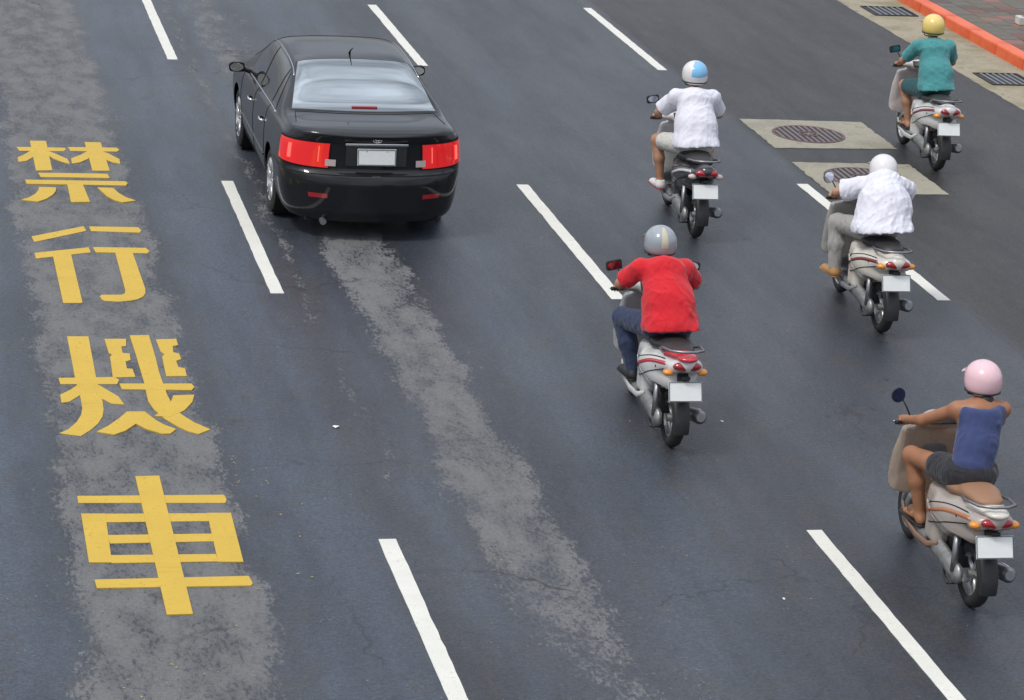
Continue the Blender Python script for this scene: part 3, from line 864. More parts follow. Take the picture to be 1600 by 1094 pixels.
    rw = pane('rear_window', -1.655, -.725, .725, .565, .0045, mat=M_FILM, bowb=.10, bowt=-.02)
    pane('windscreen', 1.30, .47, .76, .60, .004, bowb=-.12, bowt=-.02)
    # side glass: rear quarter, rear door, front door
    def side_glass(name, ya, yb, lab=None):
        def f(u, v):
            y = ya + (yb - ya) * u
            zt = car_zt(y)
            s0, s1 = 6.12, 7.60
            # lower edge follows the belt, upper edge the roof rail; ends slope with the pillars
            yy = y + (.0 if ya > -.9 else (.30 * v * (1 - u))) - (.0 if yb < .9 else .42 * v * u)
            return yy, s0 + (s1 - s0) * v
        for sg in (1, -1): patch_s(name, 0, 0, 0, 0, M_GLASS, (sg,), .004, 20, 10, f)
    side_glass('side_window', -.84, -.02); side_glass('side_window', .05, .98); side_glass('quarter_window', -1.20, -.90)
    # chrome strip along the belt, door seams, sill strip, handles
    for sg in (-1, 1):
        strip('belt_trim', [(y, 5.98) for y in np.linspace(-1.28, 1.05, 40)], .008, M_CHROME, sg, .004)
        strip('roof_trim', [(y, 7.72) for y in np.linspace(-1.02, .60, 30)], .005, M_CHROME, sg, .003)
        for yy in (.02, -.88, 1.06):
            top = 5.9
            pts = [(yy + (.10 * math.sin(max(0, (1.6 - s)) * .9) if False else 0), s) for s in np.linspace(1.0, top, 24)]
            strip('door_seam', pts, .0035, M_GAP, sg, .0005)
        strip('sill_seam', [(y, 1.0) for y in np.linspace(-.88, 1.06, 24)], .0035, M_GAP, sg, .0005)
        strip('side_moulding', [(y, s_at(y, .47)) for y in np.linspace(-.84, .96, 26)], .014, M_BLACKPAINT, sg, .0)
        strip('bumper_seam', [(y, s_at(y, .665)) for y in np.linspace(-2.02, -1.66, 10)], .004, M_GAP, sg, .0005)
        for yy in (-.70, .22):
            p = car_pt(yy, s_at(yy, .80))
            MB().tube([(sg * (p[0] - .004), yy - .09, .80), (sg * (p[0] + .03), yy - .065, .805), (sg * (p[0] + .034), yy, .806), (sg * (p[0] + .03), yy + .065, .805), (sg * (p[0] - .004), yy + .09, .80)], .012, 8).build('door_handle', M_CHROME, root, True)
        # mirrors
        F = Field((.78, .62, .85), (1.16, 1.06, 1.18), .009)
        F.cone((.84, .86, .95), (.93, .86, .98), .026, .022).box((.985, .865, 1.0), (.085, .055, .055), .04, k=.02).plane((0, .840, 0), (0, -1, .0))
        mo = F.build('wing_mirror', M_BLACKPAINT, root)
        if sg == -1:
            for v in mo.data.vertices: v.co.x = -v.co.x
            mo.data.flip_normals()
        g = MB().lathe([(0, 0), (0, .058)], 24, 'y'); g.v = [(x * 1.22 + sg * .987, .834, z * .74 + 1.0) for x, y, z in g.v]
        g.build('mirror_glass', M_CHROME, mo)
    # boot lid seam: across the deck, down the tail between the lamps
    yd = -1.72
    def deck(x, y): return (y, s_x(y, abs(x)) if abs(x) > .02 else 10.)
    for sg in (-1, 1):
        strip('boot_seam', [deck(x, yd + .10 * (x / .7) ** 2) for x in np.linspace(.0, .70, 16)] + [deck(.70 + .01 * k, yd + .10 - .09 * k) for k in range(1, 5)], .004, M_GAP, sg, .0003)
    # bumper cut line across the tail
    ye = [RY0 - RR * (1 - (1 - a) ** 1.9) for a in np.linspace(.35, .985, 24)]
    for sg in (-1, 1):
        strip('bumper_cut', [(y, s_at(y, .655)) for y in ye], .005, M_GAP, sg, .0005)
    # tail lamps wrap round the corners
    def y_for_x(xt, z):  # tail position whose half width at height z is xt
        lo, hi = RY0 - RR, RY0
        for _ in range(40):
            m = (lo + hi) / 2
            if car_pt(m, s_at(m, z))[0] < xt: lo = m
            else: hi = m
        return lo
    def lamp_patch(name, mat, xin, yout, z0, z1, off, sg, par=None, n=18):
        y_in = y_for_x(xin, .85)
        def f(u, v):
            u2 = 1 - (1 - u) ** 1.0
            a0 = ((RY0 - y_in) / RR); a1 = ((RY0 - yout) / RR)
            y = RY0 - RR * (a0 + (a1 - a0) * u2)
            z = z0(u) + (z1(u) - z0(u)) * v
            return y, s_at(y, z)
        return patch_s(name, 0, 0, 0, 0, mat, (sg,), off, n, 12, f, par)[0]
    for sg in (-1, 1):
        base = lamp_patch('tail_light', M_REDLAMP, .46, -2.02, lambda u: .715 + .03 * u, lambda u: .955 + .005 * u, .012, sg, None, 34)
        lamp_patch('lamp_surround', M_GAP, .445, -1.995, lambda u: .70 + .03 * u, lambda u: .968 + .006 * u, .004, sg, base, 34)
        lamp_patch('brake_light', M_LIT, .56, -2.335, lambda u: .77, lambda u: .925, .018, sg, base, 10)
        lamp_patch('brake_light', M_LIT, .80, -2.17, lambda u: .78, lambda u: .92, .018, sg, base, 10)
        lamp_patch('reversing_lens', M_CLEARLENS, .49, -2.372, lambda u: .735, lambda u: .80, .016, sg, base, 8)
        lamp_patch('reflector', M_REDLENS, .47, -2.30, lambda u: .43, lambda u: .475, .006, sg, base, 10)
    # plate recess, plate, garnish, emblem
    yr = car_pt(RY0 - RR * .999, s_at(-2.39, .86))[1]
    MB().box((0, yr - .004, .845), (.30, .010, .105)).build('plate_recess', M_BLACKPLASTIC, root, bevel=.008)
    tilt = Matrix.Rotation(rad(-6), 3, 'X')
    pl = MB().box((0, yr - .028, .838), (.19, .003, .082), tilt).build('licence_plate', M_PLATE, root, bevel=.002)
    fr = MB()
    for sx in (-1, 1): fr.box((sx * .183, yr - .032, .838), (.0035, .002, .075), tilt)
    for sz in (-1, 1): fr.box(Vector((0, yr - .0325, .838)) + tilt @ Vector((0, 0, sz * .074)), (.1795, .002, .0035), tilt)
    fr.build('plate_border', M_PLATEMARK, pl)
    for sx in (-1, 1):
        MB().lathe([(0, 0), (-.004, .008), (-.006, 0)], 10, 'y', (sx * .10, yr - .034, .90)).build('plate_bolt', M_CHROME, pl)
    MB().box((0, yr - .006, .958), (.31, .012, .012)).build('chrome_garnish', M_CHROME, root, bevel=.006)
    ye_ = car_pt(RY0 - RR * .999, s_at(-2.39, 1.008))[1] - .006
    em = MB()
    em.tube([(.042 * math.cos(a), ye_, 1.008 + .027 * math.sin(a)) for a in np.linspace(0, 2 * math.pi, 28)[:-1]], .0045, 8, True)
    em.tube([(.015 * math.cos(a), ye_, 1.008 + .025 * math.sin(a)) for a in np.linspace(0, 2 * math.pi, 20)[:-1]], .005, 8, True)
    em.tube([(.031 * math.cos(a), ye_, 1.018 + .013 * math.sin(a)) for a in np.linspace(0, 2 * math.pi, 20)[:-1]], .005, 8, True)
    em.build('emblem', M_CHROME, root, True)
    # high brake light behind the rear screen, antenna, exhaust
    p = car_pt(-1.60, 9.9)
    MB().box((0, -1.56, p[2] + .012), (.13, .022, .012)).build('high_brake_light', M_REDLENS, root, bevel=.004)
    MB().tube([(-.50, -2.28, .20), (-.50, -2.44, .195)], .032, 16).build('exhaust_pipe', M_STEEL, root, True, 40)
    q = car_pt(-.52, 9.9)
    MB().tube([(0, -.50, q[2] - .01), (0, -.55, q[2] + .035), (0, -.72, q[2] + .10)], [.014, .008, .003], 8).build('antenna', M_BLACKPLASTIC, root, True)
    # wheels
    def wheel(x, y, sgn):
        t = MB(); hw = .105; R = WR
        t.lathe([(-hw + .015, .215), (-hw, .25), (-hw, .285), (-hw + .02, R - .006), (-hw * .5, R), (0, R + .001), (hw * .5, R), (hw - .02, R - .006), (hw, .285), (hw, .25), (hw - .015, .215)], 56)
        w = tag(empty('wheel', (x, y, WR), 0, root))
        t.build('tyre', M_RUBBER, w, True, 40)
        r_ = MB()
        o = sgn
        r_.lathe([(o * .10, .222), (o * .104, .214), (o * .085, .200), (o * .02, .196), (-o * .095, .20), (-o * .10, .22)], 56)
        r_.build('rim', M_ALLOY, w, True, 35)
        MB().lathe([(o * .01, .0), (o * .01, .195)], 40).build('brake_disc', M_STEEL, w)
        for k in range(5):
            for d in (-.13, .13):
                a = k * 2 * math.pi / 5 + .3 + d
                pts = [(o * .075, .045 * math.cos(a - d * .3), .045 * math.sin(a - d * .3)), (o * .092, .12 * math.cos(a), .12 * math.sin(a)), (o * .094, .207 * math.cos(a + d * .5), .207 * math.sin(a + d * .5))]
                MB().tube(pts, [.022, .017, .017], 8).build('spoke', M_ALLOY, w, True)
        MB().lathe([(o * .098, 0), (o * .097, .025), (o * .085, .05), (o * .05, .055)], 24).build('hub_cap', M_CHROME, w, True)
    for sx in (-1, 1):
        for ay in (AX_R, AX_F): wheel(sx * .775, ay, sx)
    return root
build_car()

# ------------------------------------------------------------------ scooters
def paint(name, col, rough=.28): return material(name, col, rough, coat=.7, var=.05, vscale=8)
M_SEAT = material('black_vinyl_seat', (.025, .024, .024), .42, bump=.3, bscale=300)
M_SEATTAN = material('tan_vinyl_seat', (.30, .16, .09), .5, bump=.3, bscale=300)
M_MIRROR = material('mirror_glass', (.7, .74, .78), .05, metal=1.0)
M_GREYPLASTIC = material('grey_plastic', (.16, .165, .17), .5, var=.12)
M_ENGINE = material('cast_aluminium', (.34, .34, .33), .45, metal=.7, var=.2, vscale=25)

def make_scooter(loc, rz, label, body, front, seat, trim, side, stripe=None, cw=1.0, tail=0., round_mirror=False, rack=False, bag=None, visor=None, box=None, spokes=5, upper=None, lamp=M_REDLENS, basket=False, legw=.205, group='scooters riding up the road', taillamp=None):
    root = tag(empty('scooter', loc, rz), label, 'scooter', group)
    FA, RA, R = .635, -.625, .232
    def ring_cut(F, ay, r, w=.2):
        X, Y, Z = F.ax[0][:, None, None], F.ax[1][None, :, None], F.ax[2][None, None, :]
        d = np.sqrt((Y - ay) ** 2 + (Z - R) ** 2) - r + 0 * X
        F.D = np.maximum(F.D, (-d).astype(np.float32)); return F
    # --- rear cowl
    F = Field((-.28, -1.02, .26), (.28, .06, .90), .009)
    F.ell((0, -.36, .57), (.20 * cw, .45, .18), k=.05)
    F.box((0, -.16, .50), (.165 * cw, .12, .22), .06, k=.06)
    F.cone((0, -.50, .66), (0, -.86, .72 + tail), .15 * cw, .085, .06, flat=((0, 0, 1), .8))
    F.cone((.11 * cw, -.30, .60), (.085 * cw, -.84, .69 + tail), .105, .05, .04); F.cone((-.11 * cw, -.30, .60), (-.085 * cw, -.84, .69 + tail), .105, .05, .04)
    ring_cut(F, RA, .285)
    F.plane((0, -.5, .40), (0, -.42, -1)); F.plane((0, 0, .765 + tail), (0, .06 + tail * 1.4, 1))
    F.box((0, -.38, .50), (.5, .30, .012), .006, rotx(.28), k=.008, cut=True)
    cowl = F.build('rear_cowl', body, root)
    # dark side inset and coloured side stripe laid on the cowl
    # side stripes: shallow strips hugging the cowl, found by walking in to its surface
    from mathutils.bvhtree import BVHTree
    bt = BVHTree.FromPolygons([v.co for v in cowl.data.vertices], [tuple(p.vertices) for p in cowl.data.polygons])
    def hug(sg, pts, wdt, nm, mt):
        V = []; Fc = []
        for y_, z_ in pts:
            for dz in (-wdt, wdt):
                hit = bt.ray_cast(Vector((sg * .5, y_, z_ + dz)), Vector((-sg, 0, 0)))
                if hit[0] is None: break
                V.append(hit[0] + Vector((sg * .0025, 0, 0)))
        V = V[:len(V) // 2 * 2]
        if len(V) < 4: return
        for i in range(len(V) // 2 - 1): Fc.append((2 * i, 2 * i + 1, 2 * i + 3, 2 * i + 2) if sg < 0 else (2 * i, 2 * i + 2, 2 * i + 3, 2 * i + 1))
        o = mesh(nm, V, Fc, mt, cowl, True); so_ = o.modifiers.new('solid', 'SOLIDIFY'); so_.thickness = .003; so_.offset = 0
    def crv(P, n=18): return [(float(y_), float(pchip([-p[0] for p in P], [p[1] for p in P], -y_))) for y_ in np.linspace(P[0][0], P[-1][0], n)]
    for sg in (-1, 1):
        hug(sg, crv([(-.10, .50), (-.28, .575), (-.50, .655 + tail * .4), (-.80, .705 + tail)]), .014, 'side_stripe', stripe or M_BLACKPLASTIC)
        hug(sg, crv([(-.14, .43), (-.34, .50), (-.52, .575 + tail * .3), (-.76, .655 + tail * .8)]), .0035, 'panel_seam', M_GAP)
        hug(sg, crv([(-.12, .56), (-.30, .64), (-.52, .700 + tail * .4), (-.74, .725 + tail * .9)]), .003, 'panel_seam', M_GAP)
    # --- seat
    F = Field((-.2, -.82, .66), (.2, .16, .92), .008)
    F.cone((0, -.02, .755), (0, -.36, .775), .135, .150, .05, flat=((0, 0, 1), .42))
    F.cone((0, -.36, .775), (0, -.68, .80), .150, .11, .05, flat=((0, 0, 1), .42))
    F.ell((0, -.55, .815), (.125, .15, .045), k=.04)
    F.folds(.001, 40, 3)
    F.build('seat', seat, root)
    # --- floor and lower fairing
    F = Field((-.24, -.25, .15), (.24, .56, .48), .009)
    F.box((0, .16, .275), (.175, .24, .035), .03, k=.04)
    F.box((0, .16, .225), (.13, .25, .05), .04, k=.04)
    F.box((0, .40, .34), (.16, .035, .12), .03, rotx(.5), k=.05)
    fl = F.build('floor', M_GREYPLASTIC, root)
    for k in range(5):
        MB().box((0, .03 + k * .055, .3115), (.12, .010, .003)).build('floor_rib', M_BLACKPLASTIC, fl)
    for sg in (-1, 1):
        MB().tube([(sg * .170, .42, .36), (sg * .183, .30, .275), (sg * .186, .05, .25), (sg * .175, -.15, .26), (sg * .165, -.30, .33)], [.018, .026, .028, .026, .014], 12, flat=(Vector((1, 0, 0)), .55)).build('side_trim', side, root, True)
    # --- leg shield, leaning back, with a rounded nose panel
    F = Field((-.28, .22, .22), (.28, .76, 1.0), .009)
    RX = rotx(.20)
    F.box((0, .455, .62), (legw + .01, .035, .33), .10 if False else .034, RX, k=.03); F.ell((0, .46, .64), (legw + .05, .055, .38), RX, k=.05)
    F.ell((0, .47, .45), (legw, .06, .20), RX, k=.04)
    F.ell((0, .53, .66), (.13, .105, .27), RX, k=.05)
    F.cone((0, .44, .90), (0, .40, .99), .07, .055, .05)
    ring_cut(F, FA, .275)
    sh = F.build('leg_shield', front, root)
    F = Field((-.2, .26, .36), (.2, .50, .92), .009)
    F.ell((0, .425, .64), (legw - .045, .035, .26), RX, k=.03)
    F.box((0, .41, .80), (.09, .035, .03), .02, RX)
    F.build('inner_panel', M_GREYPLASTIC, sh)
    for sg in (-1, 1):
        F = Field((-.2, .5, .68), (.2, .72, .86), .008).ell((sg * .095, .585, .77), (.045, .030, .03), k=.01)
        F.build('front_signal', M_AMBER, sh)
    # --- front mudguard following the wheel
    V = []; Fc = []; n = 22
    prof = [(-.062, -.035), (-.064, -.012), (-.045, .012), (0, .022), (.045, .012), (.064, -.012), (.062, -.035), (.056, -.035), (.056, -.014), (.04, .003), (0, .012), (-.04, .003), (-.056, -.014), (-.056, -.035)]
    for i in range(n + 1):
        a = rad(15 + 150 * i / n); tp = 1 - .35 * abs(i / n - .5) ** 2 * 4
        for x, dr in prof:
            rr = R + .03 + dr; V.append((x * tp, FA + rr * math.cos(a), R + rr * math.sin(a)))
    m = len(prof)
    for i in range(n):
        for k in range(m):
            l = (k + 1) % m; Fc.append((i * m + k, i * m + l, (i + 1) * m + l, (i + 1) * m + k))
    Fc += [tuple(range(m))[::-1], tuple(n * m + k for k in range(m))]
    mesh('front_mudguard', V, Fc, front, root, True, 50)
    for sg in (-1, 1): MB().tube([(sg * .078, .50, .55), (sg * .078, .585, .36), (sg * .074, FA, R)], .019, 10).build('fork_leg', M_STEEL, root, True)
    # --- handlebars
    F = Field((-.40, .18, .88), (.40, .54, 1.14), .008)
    F.ell((0, .375, 1.0), (.125, .105, .068), k=.03)
    for sg in (-1, 1): F.cone((sg * .08, .36, 1.0), (sg * .21, .32, 1.015), .045, .024, .03)
    F.plane((0, .31, 1.05), (0, -.75, 1))
    hb = F.build('handlebar_cowl', front, root)
    MB().tube([(-.10, .285, 1.035), (.10, .285, 1.035)], [.045, .045], 16, flat=(Vector((0, .75, -1)).normalized(), .3)).build('speedometer', M_BLACKPLASTIC, hb, True)
    for sg in (-1, 1):
        MB().tube([(sg * .20, .325, 1.015), (sg * .345, .285, 1.012)], .0165, 12).build('grip', M_RUBBER, hb, True)
        MB().tube([(sg * .20, .375, 1.015), (sg * .28, .365, 1.005), (sg * .345, .335, 1.0)], [.007, .006, .007], 8).build('brake_lever', M_STEEL, hb, True)
        st = MB().tube([(sg * .215, .33, 1.02), (sg * .25, .35, 1.10), (sg * .295, .345, 1.17)], .006, 8).build('mirror_stem', M_BLACKPLASTIC, hb, True)
        F = Field((-.1, -.04, -.08), (.1, .04, .08), .006)
        F.ell((0, 0, 0), (.056, .022, .056), k=.01) if round_mirror else F.box((0, 0, 0), (.070, .022, .042), .021)
        F.plane((0, -.006, 0), (0, -1, 0))
        mo = F.build('mirror', M_BLACKPLASTIC, hb); mo.location = (sg * .325, .345, 1.195); mo.rotation_euler = (rad(-8), sg * rad(8), sg * rad(-10))
        g = MB().lathe([(0, 0), (0, .5)], 28, 'y'); g.v = [(x * (.10 if round_mirror else .112), -.0075, z * (.10 if round_mirror else .064)) for x, y, z in g.v]
        gl = g.build('mirror_glass', M_MIRROR, hb); gl.location = mo.location; gl.rotation_euler = mo.rotation_euler
    F = Field((-.1, .40, .92), (.1, .54, 1.08), .007).ell((0, .455, 1.0), (.068, .04, .048))
    F.build('headlight', M_CLEARLENS, hb)
    # --- wheels
    for ay, wn_ in ((FA, .045), (RA, .052)):
        w = empty('wheel', (0, ay, R), 0, root)
        t = MB().lathe([(-wn_ + .012, .150), (-wn_, .175), (-wn_, .195), (-wn_ * .75, .218), (-wn_ * .35, R - .001), (0, R + .001), (wn_ * .35, R - .001), (wn_ * .75, .218), (wn_, .195), (wn_, .175), (wn_ - .012, .150)], 48)
        t.build('tyre', M_RUBBER, w, True, 50)
        MB().lathe([(-.036, .158), (-.034, .146), (-.01, .138), (.01, .138), (.034, .146), (.036, .158)], 48).build('rim', M_ALLOY, w, True, 40)
        MB().lathe([(-.05, 0), (-.05, .028), (-.02, .034), (.02, .034), (.05, .028), (.05, 0)], 20).build('hub', M_ENGINE, w, True, 40)
        for k in range(spokes):
            a = k * 2 * math.pi / spokes + .4
            MB().tube([(0, .028 * math.cos(a), .028 * math.sin(a)), (0, .145 * math.cos(a + .12), .145 * math.sin(a + .12))], [.018, .012], 8).build('spoke', M_ALLOY, w, True)
    # --- drive case on the left, silencer on the right
    F = Field((-.22, -.80, .12), (-.02, -.08, .42), .008)
    F.cone((-.125, -.20, .28), (-.125, -.62, .235), .082, .075, .02, flat=((1, 0, 0), .5))
    F.cone((-.155, -.24, .28), (-.155, -.58, .24), .050, .045, .01, flat=((1, 0, 0), .4))
    F.build('drive_case', M_ENGINE, root)
    MB().box((0, -.36, .31), (.085, .15, .09)).build('engine', M_BLACKPLASTIC, root, bevel=.02)
    MB().tube([(.07, -.22, .22), (.13, -.36, .20), (.150, -.50, .235), (.158, -.84, .31), (.158, -.87, .317)], [.018, .02, .048, .056, .035], 16).build('exhaust_pipe', M_STEEL, root, True, 50)
    MB().tube([(.185, -.52, .255), (.197, -.66, .285), (.192, -.80, .315)], [.030, .036, .028], 12, flat=(Vector((1, 0, 0)), .5)).build('heat_shield', M_CHROME, root, True)
    MB().tube([(-.155, -.62, .25), (-.135, -.58, .52)], [.022, .026], 12).build('shock_absorber', M_STEEL, root, True)
    # --- tail: mudguard, plate, lamps, grab rail
    V = []; Fc = []; n = 14
    for i in range(n + 1):
        a = rad(70 + 118 * i / n); wv = .062 - .004 * abs(i - 7) / 7
        for x, dr in ((-wv, -.03), (-wv, .0), (-wv * .6, .012), (wv * .6, .012), (wv, 0), (wv, -.03), (wv - .007, -.03), (wv - .007, -.004), (wv * .55, .004), (-wv * .55, .004), (-wv + .007, -.004), (-wv + .007, -.03)):
            rr = R + .058 + dr; V.append((x, RA + rr * math.cos(a), R + rr * math.sin(a)))
    m = 12
    for i in range(n):
        for k in range(m):
            l = (k + 1) % m; Fc.append((i * m + k, i * m + l, (i + 1) * m + l, (i + 1) * m + k))
    Fc += [tuple(range(m))[::-1], tuple(n * m + k for k in range(m))]
    mesh('rear_mudguard', V, Fc, M_BLACKPLASTIC, root, True, 50)
    MB().tube([(0, -.78, .66), (0, -.83, .60), (0, -.868, .545)], [.045, .05, .05], 10, flat=(Vector((0, 1, .4)).normalized(), .35)).build('plate_holder', M_BLACKPLASTIC, root, True)
    T = Matrix.Rotation(rad(-22), 3, 'X'); pc = Vector((0, -.915, .545))
    pl = MB().box(pc, (.135, .0025, .078), T).build('licence_plate', M_PLATE, root, bevel=.002)
    fr = MB()
    for sx in (-1, 1): fr.box(pc + T @ Vector((sx * .130, -.004, 0)), (.003, .0015, .073), T)
    for sz in (-1, 1): fr.box(pc + T @ Vector((0, -.0043, sz * .073)), (.127, .0015, .003), T)
    fr.build('plate_border', M_PLATEMARK, pl)
    F = Field((-.17, -1.0, .64), (.17, -.80, .86), .007)
    F.ell((0, -.895, .71 + tail), (.115, .045, .042), k=.01)
    F.build('tail_light', taillamp or lamp, root)
    for sg in (-1, 1):
        F = Field((-.24, -.95, .60), (.24, -.76, .76), .007).ell((sg * .135, -.855, .685), (.045, .04, .028), k=.01)
        F.build('rear_signal', M_AMBER if taillamp is None else M_CLEARLENS, root)
    MB().tube([(-.12, -.52, .775), (-.155, -.68, .80 + tail), (-.13, -.86, .825 + tail), (-.05, -.925, .835 + tail), (.05, -.925, .835 + tail), (.13, -.86, .825 + tail), (.155, -.68, .80 + tail), (.12, -.52, .775)], .011, 10).build('grab_rail', M_STEEL, root, True)
    MB().tube([(-.10, -.30, .20), (-.13, -.42, .13), (-.14, -.52, .12)], .010, 8).tube([(.10, -.30, .20), (.13, -.42, .13), (.14, -.52, .12)], .010, 8).tube([(-.14, -.52, .12), (.14, -.52, .12)], .010, 8).build('centre_stand', M_BLACKPLASTIC, root, True)
    # cables, ignition lock, underseat hook, licence lamp
    for sg in (-1, 1):
        MB().tube([(sg * .20, .37, 1.01), (sg * .17, .46, .98), (sg * .10, .53, .90), (sg * .07, .55, .78)], .005, 6).build('cable', M_RUBBER, hb, True)
    MB().lathe([(0, 0), (-.012, .016), (0, .02)], 14, 'y', (.06, .385, .86)).build('ignition_lock', M_CHROME, sh, True)
    MB().tube([(-.02, .40, .72), (-.02, .36, .72), (-.0, .35, .735)], .006, 6).build('bag_hook', M_CHROME, sh, True)
    MB().box((0, -.905, .635 + tail * .5), (.03, .012, .012)).build('plate_lamp', M_BLACKPLASTIC, root, bevel=.004)
    # headstock bolt caps and seat lock on the cowl
    for sg in (-1, 1):
        for y_, z_ in ((-.20, .60), (-.62, .66)):
            hit = bt.ray_cast(Vector((sg * .5, y_, z_)), Vector((-sg, 0, 0)))
            if hit[0] is not None: MB().lathe([(0, .010), (sg * .004, .008), (sg * .004, 0)], 12, 'x', tuple(hit[0])).build('bolt_cap', M_BLACKPLASTIC, cowl, True)
    if upper is not None:
        F = Field((-.24, -.98, .66 + tail), (.24, -.56, .86 + tail), .008)
        F.cone((0, -.66, .745 + tail * .8), (0, -.88, .775 + tail), .125 * cw, .085, .02, flat=((0, 0, 1), .38))
        F.build('tail_panel', upper, root)
    if bag is not None:
        F = Field((-.16, .04, .28), (.16, .40, .66), .008)
        F.ell((0, .21, .42), (.105, .10, .12), k=.02).cone((-.03, .22, .52), (-.012, .30, .66), .03, .01, .04).cone((.03, .22, .52), (-.012, .30, .66), .03, .01, .04)
        F.folds(.006, 50, 4); F.plane((0, 0, .312), (0, 0, -1)); F.build('hanging_bag', bag, root)
    if visor is not None:
        F = Field((-.22, .40, .98), (.22, .66, 1.34), .008)
        F.ell((0, .44, 1.08), (.17, .09, .22), rotx(-.1)); F.ell((0, .43, 1.08), (.163, .085, .215), rotx(-.1), k=.002, cut=True); F.plane((0, .46, 1.0), (0, -1, -.15)); F.plane((0, 0, 1.02), (0, 0, -1))
        F.build('fly_screen', visor, root)
    return root

# ------------------------------------------------------------------ riders
def fabric(name, c, var=.06):
    n = NT(name)
    vx = n.t.nodes.new('ShaderNodeTexNoise'); vx.inputs['Scale'].default_value = 4.2; vx.inputs['Detail'].default_value = 1.5; vx.inputs['Distortion'].default_value = 1.6
    mp = n.t.nodes.new('ShaderNodeMapping'); mp.inputs['Scale'].default_value = (1.3, 1.3, .55); n.L(n.co, mp.inputs['Vector']); n.L(mp.outputs[0], vx.inputs['Vector'])
    cr_ = n.math('ABSOLUTE', n.add(vx.outputs['Fac'], -.5)); crease = n.step(cr_, 0, .10, 1, 0)
    blot = n.noise(5, 4, .6, off=4)
    col = n.scale(c, n.step(blot, .3, .7, 1 - var, 1 + var, False))
    nb = n.bump(crease, .30, .012); nb = n.bump(n.noise(420, 2, .5), .3, .002, nb)
    n.p.inputs['Sheen Weight'].default_value = .2
    return n.out(col, .85, nb, .2)
M_SKIN = material('tanned_skin', (.42, .22, .135), .5, var=.08, vscale=14, spec=.4)
M_SKINDARK = material('deep_tanned_skin', (.34, .155, .08), .5, var=.08, vscale=14, spec=.4)
M_HAIR = material('black_hair', (.012, .010, .010), .5, bump=.6, bscale=160)

